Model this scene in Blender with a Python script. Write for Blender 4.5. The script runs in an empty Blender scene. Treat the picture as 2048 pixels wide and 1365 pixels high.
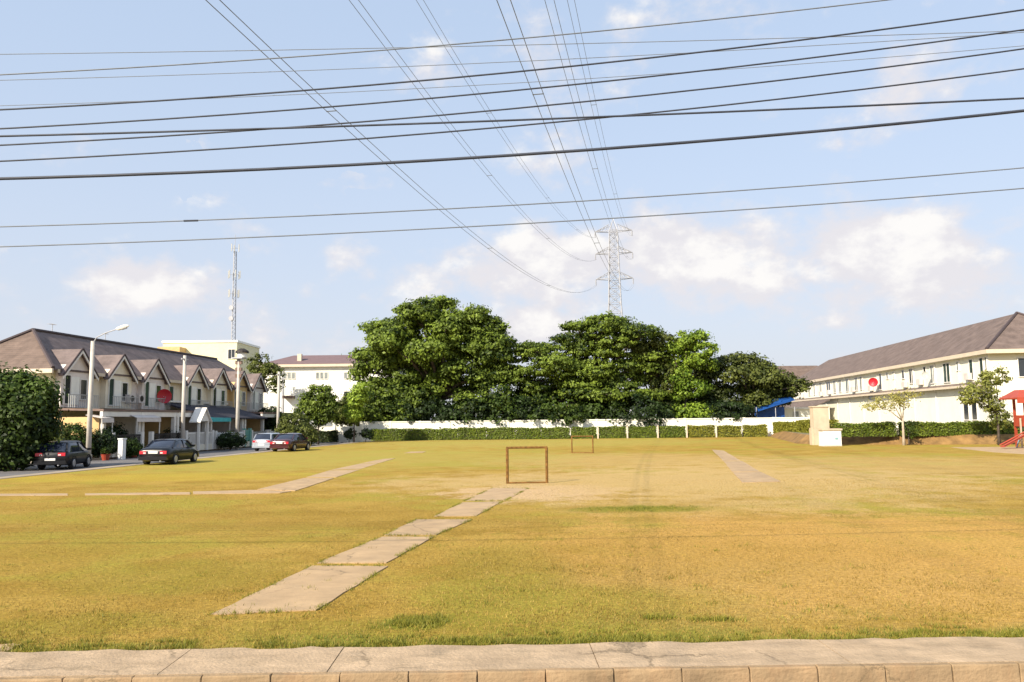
import bpy, math, random
import numpy as np
from mathutils import Matrix, Vector

random.seed(7)
rng = np.random.default_rng(7)
sc = bpy.context.scene
C = sc.collection

# ------------------------------------------------------------------ camera
CAM_H = 2.3
FPX = 1600.0
PITCH = math.atan((840 - 682.5) / FPX)
ROLL = math.radians(-0.6)
cam_d = bpy.data.cameras.new('camera')
cam = bpy.data.objects.new('camera', cam_d)
C.objects.link(cam)
cam_d.sensor_width = 36.0
cam_d.lens = 36.0 * FPX / 2048.0
cam_d.clip_start = 0.1
cam_d.clip_end = 3000
RM = Matrix.Rotation(math.pi / 2 + PITCH, 3, 'X') @ Matrix.Rotation(ROLL, 3, 'Z')
cam.matrix_world = Matrix.Translation((0, 0, CAM_H)) @ RM.to_4x4()
sc.camera = cam

# ------------------------------------------------------------------ light
SUN_EL = math.radians(33)
SUN_AZ = math.atan2(-0.66, -0.75)          # direction towards the sun, clockwise from +Y
sun_d = bpy.data.lights.new('sun', 'SUN')
sun_d.energy = 4.6
sun_d.angle = math.radians(0.5)
sun_d.color = (1.0, 0.90, 0.74)
sun = bpy.data.objects.new('sun', sun_d)
C.objects.link(sun)
to_sun = Vector((math.sin(SUN_AZ) * math.cos(SUN_EL), math.cos(SUN_AZ) * math.cos(SUN_EL), math.sin(SUN_EL)))
sun.rotation_euler = to_sun.to_track_quat('Z', 'Y').to_euler()
sun.location = (-40, -50, 60)
sc.view_settings.view_transform = 'Standard'
sc.view_settings.look = 'None'
sc.view_settings.exposure = 0.80
sc.view_settings.gamma = 1.0
sc.view_settings.use_curve_mapping = False
try:
    sc.cycles.use_denoising = True
    sc.cycles.max_bounces = 6
    sc.cycles.transparent_max_bounces = 8
except Exception:
    pass


# ------------------------------------------------------------------ geometry of the place
def ray(px, py):
    v = RM @ Vector(((px - 1024) / FPX, (682.5 - py) / FPX, -1.0))
    return v


def G(px, py, z=0.0):
    v = ray(px, py)
    k = (z - CAM_H) / v.z
    return Vector((v.x * k, v.y * k, z))


def D(px, py, Y):
    v = ray(px, py)
    k = Y / v.y
    return Vector((v.x * k, Y, CAM_H + v.z * k))


TH = math.atan(156 / FPX)
CT, ST = math.cos(TH), math.sin(TH)


def RW(s, t, z=0.0):                        # street frame: s across, t along the terraces
    return Vector((s * CT + t * ST, -s * ST + t * CT, z))


def TZ(s, px, py=840):                      # where a sight line meets the vertical plane s
    v = ray(px, py)
    k = s / (v.x * CT - v.y * ST)
    return k * (v.x * ST + v.y * CT), CAM_H + k * v.z


# ------------------------------------------------------------------ materials
def nd(nt, typ, **kw):
    n = nt.nodes.new(typ)
    for k, v in kw.items():
        if k in n.inputs:
            n.inputs[k].default_value = v
        else:
            setattr(n, k, v)
    return n


MATS = {}


def mat(name, col, rough=0.7, var=0.12, scale=2.0, metal=0.0, bump=0.0, bscale=20.0, spec=0.4, stain=None, coat=0.0):
    if name in MATS:
        return MATS[name]
    m = bpy.data.materials.new(name)
    m.use_nodes = True
    nt = m.node_tree
    b = nt.nodes['Principled BSDF']
    b.inputs['Roughness'].default_value = rough
    b.inputs['Metallic'].default_value = metal
    b.inputs['Specular IOR Level'].default_value = spec
    b.inputs['Coat Weight'].default_value = coat
    tc = nd(nt, 'ShaderNodeTexCoord')
    n1 = nd(nt, 'ShaderNodeTexNoise', Scale=scale, Detail=6.0, Roughness=0.6)
    geo = nd(nt, 'ShaderNodeNewGeometry')
    nt.links.new(geo.outputs['Position'], n1.inputs['Vector'])
    rp = nd(nt, 'ShaderNodeValToRGB')
    c = col
    lo = tuple(max(0, x * (1 - var * 1.6)) for x in c) + (1,)
    hi = tuple(min(1, x * (1 + var)) for x in c) + (1,)
    rp.color_ramp.elements[0].position = 0.3
    rp.color_ramp.elements[1].position = 0.72
    rp.color_ramp.elements[0].color = lo
    rp.color_ramp.elements[1].color = hi
    nt.links.new(n1.outputs['Fac'], rp.inputs['Fac'])
    out = rp.outputs['Color']
    if stain:
        n2 = nd(nt, 'ShaderNodeTexNoise', Scale=stain[1], Detail=8.0, Roughness=0.7)
        mp = nd(nt, 'ShaderNodeMapping')
        mp.inputs['Scale'].default_value = (1, 1, 0.25)
        nt.links.new(geo.outputs['Position'], mp.inputs['Vector'])
        nt.links.new(mp.outputs['Vector'], n2.inputs['Vector'])
        r2 = nd(nt, 'ShaderNodeMapRange')
        r2.inputs['From Min'].default_value = 0.5
        r2.inputs['From Max'].default_value = 0.75
        r2.inputs['To Max'].default_value = stain[2]
        nt.links.new(n2.outputs['Fac'], r2.inputs['Value'])
        mx = nd(nt, 'ShaderNodeMix', data_type='RGBA')
        nt.links.new(r2.outputs['Result'], mx.inputs['Factor'])
        nt.links.new(out, mx.inputs[6])
        mx.inputs[7].default_value = tuple(stain[0]) + (1,)
        out = mx.outputs[2]
    nt.links.new(out, b.inputs['Base Color'])
    if bump > 0:
        n3 = nd(nt, 'ShaderNodeTexNoise', Scale=bscale, Detail=5.0)
        nt.links.new(geo.outputs['Position'], n3.inputs['Vector'])
        bp = nd(nt, 'ShaderNodeBump', Strength=bump, Distance=0.02)
        nt.links.new(n3.outputs['Fac'], bp.inputs['Height'])
        nt.links.new(bp.outputs['Normal'], b.inputs['Normal'])
    MATS[name] = m
    return m


def roof_mat(name, col, freq=3.0):
    m = mat(name, col, rough=0.75, var=0.22, scale=1.2, spec=0.25)
    nt = m.node_tree
    b = nt.nodes['Principled BSDF']
    tc = nd(nt, 'ShaderNodeTexCoord')
    w1 = nd(nt, 'ShaderNodeTexWave', wave_type='BANDS', bands_direction='Z', Scale=freq)
    w1.wave_profile = 'SAW'
    w2 = nd(nt, 'ShaderNodeTexWave', wave_type='BANDS', bands_direction='Y', Scale=freq * 0.5)
    nt.links.new(tc.outputs['Object'], w1.inputs['Vector'])
    nt.links.new(tc.outputs['Object'], w2.inputs['Vector'])
    ad = nd(nt, 'ShaderNodeMath', operation='ADD')
    nt.links.new(w1.outputs['Fac'], ad.inputs[0])
    nt.links.new(w2.outputs['Fac'], ad.inputs[1])
    bp = nd(nt, 'ShaderNodeBump', Strength=0.5, Distance=0.05)
    nt.links.new(ad.outputs[0], bp.inputs['Height'])
    nt.links.new(bp.outputs['Normal'], b.inputs['Normal'])
    return m


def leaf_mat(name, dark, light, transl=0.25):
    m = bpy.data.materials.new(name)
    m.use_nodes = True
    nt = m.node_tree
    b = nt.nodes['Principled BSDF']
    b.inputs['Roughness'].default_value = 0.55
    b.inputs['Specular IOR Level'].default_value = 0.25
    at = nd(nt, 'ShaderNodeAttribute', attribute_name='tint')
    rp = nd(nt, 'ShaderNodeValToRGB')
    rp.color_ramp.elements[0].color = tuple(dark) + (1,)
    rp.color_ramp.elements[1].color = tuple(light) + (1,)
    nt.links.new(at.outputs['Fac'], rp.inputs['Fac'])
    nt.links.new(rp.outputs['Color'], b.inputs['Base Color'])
    tr = nd(nt, 'ShaderNodeBsdfTranslucent')
    nt.links.new(rp.outputs['Color'], tr.inputs['Color'])
    mx = nd(nt, 'ShaderNodeMixShader', Fac=transl)
    nt.links.new(b.outputs[0], mx.inputs[1])
    nt.links.new(tr.outputs[0], mx.inputs[2])
    nt.links.new(mx.outputs[0], nt.nodes['Material Output'].inputs['Surface'])
    return m


M = {
    'cream': mat('cream_plaster', (0.78, 0.70, 0.55), var=0.05, stain=((0.30, 0.26, 0.2), 0.9, 0.25)),
    'creamy': mat('yellow_plaster', (0.76, 0.70, 0.44), var=0.05, stain=((0.34, 0.3, 0.2), 0.9, 0.25)),
    'pinkish': mat('pale_pink_plaster', (0.74, 0.66, 0.60), var=0.06, stain=((0.30, 0.26, 0.24), 1.1, 0.3)),
    'ochre': mat('ochre_plaster', (0.62, 0.42, 0.19), var=0.08),
    'white': mat('white_plaster', (0.86, 0.84, 0.76), var=0.03, stain=((0.5, 0.47, 0.4), 0.7, 0.3)),
    'wwall': mat('boundary_render', (0.86, 0.83, 0.72), var=0.04, stain=((0.5, 0.46, 0.36), 1.2, 0.2)),
    'rwall': mat('right_render', (0.82, 0.79, 0.66), var=0.03, stain=((0.5, 0.47, 0.38), 0.6, 0.25)),
    'trim': mat('white_trim', (0.76, 0.72, 0.66), var=0.05),
    'fascia': mat('cream_fascia', (0.62, 0.52, 0.40), var=0.06),
    'brown': mat('brown_canopy', (0.19, 0.125, 0.10), var=0.15),
    'roofl': roof_mat('violet_brown_tile', (0.185, 0.142, 0.132)),
    'roofe': roof_mat('faded_brown_tile', (0.165, 0.118, 0.095)),
    'roofr': roof_mat('dusty_brown_tile', (0.165, 0.122, 0.105)),
    'roofd': roof_mat('charcoal_tile', (0.05, 0.048, 0.062), 5.0),
    'rooff': mat('far_roof', (0.17, 0.11, 0.11), var=0.1),
    'ridge': mat('ridge_tile', (0.07, 0.05, 0.05), var=0.1),
    'glass': mat('window_glass', (0.03, 0.035, 0.04), rough=0.12, var=0.3, scale=0.6, spec=0.6),
    'glassg': mat('green_window_glass', (0.035, 0.065, 0.058), rough=0.2, var=0.3, scale=0.6, spec=0.6),
    'glassl': mat('curtained_glass', (0.26, 0.28, 0.27), rough=0.3, var=0.3, scale=1.6, spec=0.6),
    'dark': mat('dark_interior', (0.035, 0.028, 0.024), var=0.4, scale=1.5),
    'door': mat('brown_door', (0.11, 0.06, 0.04), var=0.2),
    'concrete': mat('pole_concrete', (0.50, 0.46, 0.41), var=0.08, scale=3.0),
    'slab': mat('path_concrete', (0.44, 0.30, 0.165), var=0.12, scale=1.7, bump=0.3, bscale=40, rough=0.9, stain=((0.25, 0.19, 0.12), 2.2, 0.5)),
    'kerb': mat('kerb_concrete', (0.45, 0.325, 0.205), var=0.16, scale=2.5, bump=0.6, bscale=30, rough=0.9, stain=((0.19, 0.15, 0.10), 3.0, 0.65)),
    'kerbface': mat('kerb_face_concrete', (0.33, 0.225, 0.125), var=0.25, scale=2.0, bump=0.5, bscale=30, rough=0.95, stain=((0.34, 0.16, 0.07), 1.2, 0.55)),
    'asphalt': mat('asphalt', (0.15, 0.14, 0.138), var=0.12, scale=0.8, rough=0.9, bump=0.3, bscale=60),
    'gutter': mat('gutter_concrete', (0.36, 0.29, 0.21), var=0.12, scale=0.8),
    'soil': mat('red_soil', (0.25, 0.145, 0.05), var=0.35, scale=1.2, bump=0.6, bscale=5, rough=0.95),
    'earth': mat('dry_earth', (0.20, 0.17, 0.10), var=0.3, scale=0.3),
    'rust': mat('rusty_pipe', (0.20, 0.10, 0.028), rough=0.85, var=0.35, scale=9.0, spec=0.2),
    'steel': mat('galvanised_steel', (0.42, 0.42, 0.44), rough=0.6, metal=0.1, var=0.1),
    'wire': mat('wire_black', (0.045, 0.05, 0.065), rough=0.6, var=0.2),
    'cond': mat('conductor', (0.17, 0.19, 0.22), rough=0.5, var=0.1),
    'bark': mat('bark', (0.075, 0.055, 0.04), var=0.3, scale=3.0, bump=0.8, bscale=8),
    'paleb': mat('pale_bark', (0.42, 0.35, 0.26), var=0.15, scale=3.0),
    'blackp': mat('black_paint', (0.006, 0.006, 0.008), rough=0.3, var=0.2, spec=0.4, coat=0.25),
    'greyp': mat('charcoal_paint', (0.007, 0.007, 0.009), rough=0.35, var=0.2, spec=0.35, coat=0.15),
    'silver': mat('silver_paint', (0.42, 0.45, 0.50), rough=0.3, metal=0.3, var=0.05, coat=0.5),
    'maroon': mat('maroon_paint', (0.055, 0.012, 0.014), rough=0.25, var=0.15, coat=0.8),
    'whitep': mat('white_paint', (0.78, 0.78, 0.76), rough=0.4, var=0.03),
    'tyre': mat('tyre_rubber', (0.018, 0.018, 0.018), rough=0.9),
    'rim': mat('alloy_rim', (0.45, 0.45, 0.46), rough=0.35, metal=0.6),
    'tail': mat('red_lens', (0.50, 0.02, 0.035), rough=0.2, spec=0.6),
    'clear': mat('clear_lens', (0.7, 0.62, 0.62), rough=0.15, spec=0.6),
    'plate': mat('plate_white', (0.75, 0.74, 0.72), rough=0.4),
    'cglass': mat('car_glass', (0.02, 0.026, 0.045), rough=0.06, spec=0.9, var=0.2),
    'red': mat('red_paint', (0.36, 0.060, 0.030), rough=0.45, var=0.12),
    'crimson': mat('red_dish_paint', (0.42, 0.012, 0.025), rough=0.45, var=0.08),
    'turq': mat('turquoise_canvas', (0.06, 0.38, 0.40), rough=0.8, var=0.1),
    'canvas': mat('pale_canvas', (0.60, 0.54, 0.50), rough=0.8, var=0.08),
    'bluet': mat('blue_tarpaulin', (0.012, 0.07, 0.27), rough=0.5, var=0.2),
    'bluep': mat('blue_grey_paint', (0.16, 0.24, 0.27), rough=0.5),
    'bluem': mat('teal_mark', (0.22, 0.40, 0.42), rough=0.5),
    'tan': mat('tan_render', (0.55, 0.44, 0.32), var=0.07, stain=((0.32, 0.25, 0.18), 1.5, 0.4)),
    'mesh': mat('gate_green', (0.16, 0.36, 0.30), rough=0.5),
    'grill': mat('gate_grey', (0.42, 0.42, 0.40), rough=0.5),
    'hcore': mat('hedge_inner', (0.07, 0.08, 0.018), var=0.4, scale=4.0),
    'net': mat('rusted_wire', (0.34, 0.22, 0.10), rough=0.8),
}
def weather(name, sc_, dirt, cr_w=0.02):
    m = MATS[name]
    t = m.node_tree
    b = t.nodes['Principled BSDF']
    src = b.inputs['Base Color'].links[0].from_socket
    geo = nd(t, 'ShaderNodeNewGeometry')
    nz_ = nd(t, 'ShaderNodeTexNoise', Scale=sc_ * 2.5, Detail=6.0, Roughness=0.7)
    t.links.new(geo.outputs['Position'], nz_.inputs['Vector'])
    va = nd(t, 'ShaderNodeVectorMath', operation='MULTIPLY_ADD')
    t.links.new(nz_.outputs['Color'], va.inputs[0])
    va.inputs[1].default_value = (0.5, 0.5, 0.5)
    t.links.new(geo.outputs['Position'], va.inputs[2])
    vo = nd(t, 'ShaderNodeTexVoronoi', feature='DISTANCE_TO_EDGE', Scale=sc_)
    t.links.new(va.outputs[0], vo.inputs['Vector'])
    r = nd(t, 'ShaderNodeMapRange')
    r.inputs['From Min'].default_value = 0.0
    r.inputs['From Max'].default_value = cr_w
    r.inputs['To Min'].default_value = 0.65
    r.inputs['To Max'].default_value = 0.0
    t.links.new(vo.outputs['Distance'], r.inputs['Value'])
    gate_ = nd(t, 'ShaderNodeTexNoise', Scale=0.7, Detail=2.0)
    t.links.new(geo.outputs['Position'], gate_.inputs['Vector'])
    g2 = nd(t, 'ShaderNodeMapRange')
    g2.inputs['From Min'].default_value = 0.48
    g2.inputs['From Max'].default_value = 0.56
    t.links.new(gate_.outputs['Fac'], g2.inputs['Value'])
    mm = nd(t, 'ShaderNodeMath', operation='MULTIPLY')
    t.links.new(r.outputs[0], mm.inputs[0])
    t.links.new(g2.outputs[0], mm.inputs[1])
    mx = nd(t, 'ShaderNodeMix', data_type='RGBA')
    t.links.new(mm.outputs[0], mx.inputs['Factor'])
    t.links.new(src, mx.inputs[6])
    mx.inputs[7].default_value = (0.09, 0.065, 0.035, 1)
    # blotches and specks
    sp_ = nd(t, 'ShaderNodeTexNoise', Scale=22.0, Detail=5.0, Roughness=0.75)
    t.links.new(geo.outputs['Position'], sp_.inputs['Vector'])
    bl = nd(t, 'ShaderNodeTexNoise', Scale=2.3, Detail=8.0, Roughness=0.72)
    mp = nd(t, 'ShaderNodeMapping')
    mp.inputs['Scale'].default_value = (0.5, 2.2, 1)
    t.links.new(geo.outputs['Position'], mp.inputs['Vector'])
    t.links.new(mp.outputs['Vector'], bl.inputs['Vector'])
    r3 = nd(t, 'ShaderNodeMapRange')
    r3.inputs['From Min'].default_value = 0.46
    r3.inputs['From Max'].default_value = 0.72
    r3.inputs['To Max'].default_value = dirt
    t.links.new(bl.outputs['Fac'], r3.inputs['Value'])
    r4 = nd(t, 'ShaderNodeMapRange')
    r4.inputs['From Min'].default_value = 0.60
    r4.inputs['From Max'].default_value = 0.68
    r4.inputs['To Max'].default_value = 0.35
    t.links.new(sp_.outputs['Fac'], r4.inputs['Value'])
    ad = nd(t, 'ShaderNodeMath', operation='MAXIMUM')
    t.links.new(r3.outputs[0], ad.inputs[0])
    t.links.new(r4.outputs[0], ad.inputs[1])
    m2 = nd(t, 'ShaderNodeMix', data_type='RGBA')
    t.links.new(ad.outputs[0], m2.inputs['Factor'])
    t.links.new(mx.outputs[2], m2.inputs[6])
    m2.inputs[7].default_value = (0.20, 0.14, 0.075, 1)
    t.links.new(m2.outputs[2], b.inputs['Base Color'])


weather('path_concrete', 0.55, 0.30, 0.012)
weather('kerb_concrete', 0.75, 0.50, 0.022)
weather('kerb_face_concrete', 1.3, 0.60, 0.02)
L = {
    'deep': leaf_mat('leaf_deep_green', (0.007, 0.018, 0.003), (0.085, 0.135, 0.018)),
    'mid': leaf_mat('leaf_mid_green', (0.008, 0.024, 0.003), (0.215, 0.290, 0.036)),
    'lime': leaf_mat('leaf_lime', (0.060, 0.115, 0.008), (0.33, 0.44, 0.05)),
    'olive': leaf_mat('leaf_olive', (0.022, 0.035, 0.006), (0.170, 0.195, 0.038)),
    'hedge': leaf_mat('leaf_hedge', (0.050, 0.085, 0.008), (0.210, 0.260, 0.028)),
    'hedgey': leaf_mat('leaf_hedge_dry', (0.12, 0.12, 0.012), (0.34, 0.33, 0.045)),
    'pale': leaf_mat('leaf_pale_dry', (0.22, 0.20, 0.04), (0.50, 0.46, 0.15)),
    'loose': leaf_mat('leaf_loose_olive', (0.07, 0.085, 0.012), (0.30, 0.31, 0.07)),
    'shade': leaf_mat('leaf_dark', (0.005, 0.012, 0.004), (0.040, 0.070, 0.014)),
    'grassy': leaf_mat('grass_blade', (0.15, 0.115, 0.018), (0.50, 0.33, 0.085), 0.3),
    'grassg': leaf_mat('grass_blade_green', (0.085, 0.11, 0.012), (0.36, 0.32, 0.05), 0.3),
}


# ------------------------------------------------------------------ mesh helpers
class MB:
    def __init__(self):
        self.v = []
        self.f = []

    def quad(self, a, b, c, d):
        n = len(self.v)
        self.v += [tuple(a), tuple(b), tuple(c), tuple(d)]
        self.f.append((n, n + 1, n + 2, n + 3))
        return self

    def tri(self, a, b, c):
        n = len(self.v)
        self.v += [tuple(a), tuple(b), tuple(c)]
        self.f.append((n, n + 1, n + 2))
        return self

    def box(self, x0, x1, y0, y1, z0, z1):
        n = len(self.v)
        for z in (z0, z1):
            self.v += [(x0, y0, z), (x1, y0, z), (x1, y1, z), (x0, y1, z)]
        self.f += [(n + 3, n + 2, n + 1, n), (n + 4, n + 5, n + 6, n + 7), (n, n + 1, n + 5, n + 4),
                   (n + 1, n + 2, n + 6, n + 5), (n + 2, n + 3, n + 7, n + 6), (n + 3, n, n + 4, n + 7)]
        return self

    def prism(self, poly, h0, h1):
        """poly: 2D ccw (x,y); extruded z h0..h1"""
        n = len(self.v)
        k = len(poly)
        self.v += [(p[0], p[1], h0) for p in poly] + [(p[0], p[1], h1) for p in poly]
        self.f.append(tuple(range(n + k - 1, n - 1, -1)))
        self.f.append(tuple(range(n + k, n + 2 * k)))
        for i in range(k):
            j = (i + 1) % k
            self.f.append((n + i, n + j, n + k + j, n + k + i))
        return self

    def slab(self, pts, th):
        """any planar/quad polygon in 3D given thickness downward"""
        n = len(self.v)
        k = len(pts)
        self.v += [tuple(p) for p in pts] + [(p[0], p[1], p[2] - th) for p in pts]
        self.f.append(tuple(range(n, n + k)))
        self.f.append(tuple(range(n + 2 * k - 1, n + k - 1, -1)))
        for i in range(k):
            j = (i + 1) % k
            self.f.append((n + j, n + i, n + k + i, n + k + j))
        return self

    def tube(self, pts, r, seg=8, r1=None, cap=True):
        pts = [Vector(p) for p in pts]
        n = len(self.v)
        N = len(pts)
        rs = r if isinstance(r, (list, tuple)) else [r + ((r1 if r1 is not None else r) - r) * i / max(1, N - 1) for i in range(N)]
        prev = None
        for i, p in enumerate(pts):
            d = (pts[min(i + 1, N - 1)] - pts[max(i - 1, 0)]).normalized()
            up = Vector((0, 0, 1)) if abs(d.z) < 0.95 else Vector((1, 0, 0))
            a = d.cross(up).normalized()
            if prev is not None and a.dot(prev) < 0:
                a = -a
            prev = a
            b = d.cross(a)
            for j in range(seg):
                th = 2 * math.pi * j / seg
                q = p + (a * math.cos(th) + b * math.sin(th)) * rs[i]
                self.v.append(tuple(q))
        for i in range(N - 1):
            for j in range(seg):
                k = (j + 1) % seg
                self.f.append((n + i * seg + j, n + i * seg + k, n + (i + 1) * seg + k, n + (i + 1) * seg + j))
        if cap:
            self.f.append(tuple(range(n + seg - 1, n - 1, -1)))
            self.f.append(tuple(range(n + (N - 1) * seg, n + N * seg)))
        return self

    def build(self, name, m, parent=None, smooth=False, loc=None, rotz=None):
        me = bpy.data.meshes.new(name)
        me.from_pydata(self.v, [], self.f)
        if smooth:
            me.polygons.foreach_set('use_smooth', [True] * len(me.polygons))
        me.materials.append(m)
        o = bpy.data.objects.new(name, me)
        C.objects.link(o)
        if parent is not None:
            o.parent = parent
        if loc is not None:
            o.location = loc
        if rotz is not None:
            o.rotation_euler = (0, 0, rotz)
        return o


def tag(o, label=None, cat=None, group=None, kind=None):
    if label:
        o['label'] = label
    if cat:
        o['category'] = cat
    if group:
        o['group'] = group
    if kind:
        o['kind'] = kind
    return o


def thing(name, label, cat, loc=(0, 0, 0), rotz=0.0, group=None):
    o = bpy.data.objects.new(name, None)
    C.objects.link(o)
    o.location = loc
    o.rotation_euler = (0, 0, rotz)
    return tag(o, label, cat, group)


def struct(o):
    o['kind'] = 'structure'
    return o


def dup(root, loc, rotz, label, group=None):
    r = root.copy()
    C.objects.link(r)
    r.location = loc
    r.rotation_euler = (0, 0, rotz)
    r['label'] = label
    if group:
        r['group'] = group
    for ch in list(root.children):
        c = ch.copy()
        C.objects.link(c)
        c.parent = r
        for g in ch.children:
            d = g.copy()
            C.objects.link(d)
            d.parent = c
    return r


def leaves_mesh(name, P, N, size, tint, m, parent=None, aspect=0.6):
    """leaf quads at P (n,3), facing about N, folded a little; one mesh"""
    n = len(P)
    rnd = rng.normal(size=(n, 3))
    nn = N + rnd * 0.6
    nn /= np.linalg.norm(nn, axis=1, keepdims=True) + 1e-9
    t = np.cross(nn, rng.normal(size=(n, 3)))
    t /= np.linalg.norm(t, axis=1, keepdims=True) + 1e-9
    b = np.cross(nn, t)
    sz = size * rng.uniform(0.6, 1.35, size=(n, 1))
    hw = b * sz * aspect * 0.5
    V = np.stack([P - t * sz * 0.5, P + hw + nn * sz * 0.08, P + t * sz * 0.5, P - hw + nn * sz * 0.08], axis=1).reshape(-1, 3)
    me = bpy.data.meshes.new(name)
    me.vertices.add(4 * n)
    me.vertices.foreach_set('co', V.astype(np.float32).ravel())
    me.loops.add(4 * n)
    me.loops.foreach_set('vertex_index', np.arange(4 * n, dtype=np.int32))
    me.polygons.add(n)
    me.polygons.foreach_set('loop_start', np.arange(0, 4 * n, 4, dtype=np.int32))
    me.update(calc_edges=True)
    a = me.attributes.new('tint', 'FLOAT', 'POINT')
    a.data.foreach_set('value', np.repeat(np.clip(tint, 0, 1), 4).astype(np.float32))
    me.materials.append(m)
    o = bpy.data.objects.new(name, me)
    C.objects.link(o)
    if parent is not None:
        o.parent = parent
    return o


def crown_points(lobes, clump_r=0.9, per=40, flat=0.6, droop=0.0):
    """lobes: (cx,cy,cz,rx,ry,rz,nclumps[,tint shift]); leaves sit in clumps near each lobe's surface"""
    Ps, Ns, Ts = [], [], []
    for lb in lobes:
        cx, cy, cz, rx, ry, rz, nc = lb[:7]
        sh = lb[7] if len(lb) > 7 else 0.0
        u = rng.normal(size=(nc, 3))
        u /= np.linalg.norm(u, axis=1, keepdims=True)
        rad = rng.uniform(0.55, 1.05, size=(nc, 1)) ** 0.6
        # lumpy radius
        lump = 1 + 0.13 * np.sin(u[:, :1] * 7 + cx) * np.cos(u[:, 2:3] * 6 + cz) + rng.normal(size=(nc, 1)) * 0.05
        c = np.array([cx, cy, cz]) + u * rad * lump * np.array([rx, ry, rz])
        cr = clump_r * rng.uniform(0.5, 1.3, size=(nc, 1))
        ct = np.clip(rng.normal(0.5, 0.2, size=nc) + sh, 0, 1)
        k = per
        off = rng.normal(size=(nc, k, 3)) * 0.5
        off[:, :, 2] *= flat
        P = c[:, None, :] + off * cr[:, None, :]
        Nn = off * 1.1 + u[:, None, :] * 0.7 + np.array([0, 0, 0.5])
        T = ct[:, None] + rng.normal(size=(nc, k)) * 0.14
        Ps.append(P.reshape(-1, 3))
        Ns.append(Nn.reshape(-1, 3))
        Ts.append(T.reshape(-1))
    return np.concatenate(Ps), np.concatenate(Ns), np.concatenate(Ts)


def tree(name, label, loc, lobes, leaf='mid', size=0.35, per=40, clump=0.9, trunk_h=4.0, trunk_r=0.35, bark='bark',
         cat='tree', group=None, flat=0.6, aspect=0.6, lean=(0, 0)):
    """lobes relative to loc"""
    t = thing(name, label, cat, loc, 0, group)
    mb = MB()
    top = Vector((lean[0], lean[1], trunk_h))
    mb.tube([(0, 0, -0.2), (lean[0] * 0.2, lean[1] * 0.2, trunk_h * 0.3), (lean[0] * .6 + .1 * trunk_r, lean[1] * .6, trunk_h * 0.65), top],
            [trunk_r * 1.35, trunk_r, trunk_r * 0.85, trunk_r * 0.7], 9)
    for lb in lobes:
        e = Vector(lb[:3])
        mid = top.lerp(e, 0.5) + Vector((random.uniform(-.3, .3), random.uniform(-.3, .3), 0.1 * (e - top).length)) * min(1, trunk_r * 3)
        mb.tube([top - Vector((0, 0, trunk_h * 0.1)), mid, e], [trunk_r * 0.5, trunk_r * 0.33, trunk_r * 0.12], 6)
        for k in range(3):
            q = e + Vector((random.uniform(-.7, .7) * lb[3], random.uniform(-.7, .7) * lb[4], random.uniform(-.2, .7) * lb[5]))
            mb.tube([mid.lerp(e, 0.5), q], [trunk_r * 0.22, trunk_r * 0.05], 5)
    mb.build('trunk', M[bark], t, smooth=True)
    P, N, T = crown_points(lobes, clump, per, flat)
    leaves_mesh('crown', P, N, size, T, L[leaf], t, aspect)
    return t


# ------------------------------------------------------------------ world: hazy daylight sky with cumulus
w = bpy.data.worlds.new('World')
sc.world = w
w.use_nodes = True
nt = w.node_tree
bg = nt.nodes['Background']
SKY_STRENGTH = 0.10
bg.inputs['Strength'].default_value = SKY_STRENGTH
sky = nd(nt, 'ShaderNodeTexSky', sky_type='NISHITA')
sky.sun_disc = False
sky.sun_elevation = SUN_EL
sky.sun_rotation = SUN_AZ
sky.air_density = 1.0
sky.dust_density = 1.6
sky.ozone_density = 1.5
tc = nd(nt, 'ShaderNodeTexCoord')
sep = nd(nt, 'ShaderNodeSeparateXYZ')
nt.links.new(tc.outputs['Generated'], sep.inputs[0])


def mth(op, a, b=None, c=None, clamp=False):
    n = nt.nodes.new('ShaderNodeMath')
    n.operation = op
    n.use_clamp = clamp
    for i, x in enumerate((a, b, c)):
        if x is None:
            continue
        if isinstance(x, (int, float)):
            n.inputs[i].default_value = x
        else:
            nt.links.new(x, n.inputs[i])
    return n.outputs[0]


az = mth('ARCTAN2', sep.outputs['X'], sep.outputs['Y'])
el = mth('ARCSINE', sep.outputs['Z'])
# pale haze low in the sky, everywhere round the horizon
hz = mth('POWER', mth('SUBTRACT', 1.0, mth('MAXIMUM', sep.outputs['Z'], 0.0)), 3.2)
mixh = nd(nt, 'ShaderNodeMix', data_type='RGBA')
nt.links.new(mth('MULTIPLY_ADD', hz, 0.30, 0.65), mixh.inputs['Factor'])
nt.links.new(sky.outputs[0], mixh.inputs[6])
hazecol = nd(nt, 'ShaderNodeMix', data_type='RGBA')
nt.links.new(hz, hazecol.inputs['Factor'])
hazecol.inputs[6].default_value = (3.7, 4.62, 6.0, 1)
hazecol.inputs[7].default_value = (4.3, 4.32, 4.62, 1)
nt.links.new(hazecol.outputs[2], mixh.inputs[7])
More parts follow.
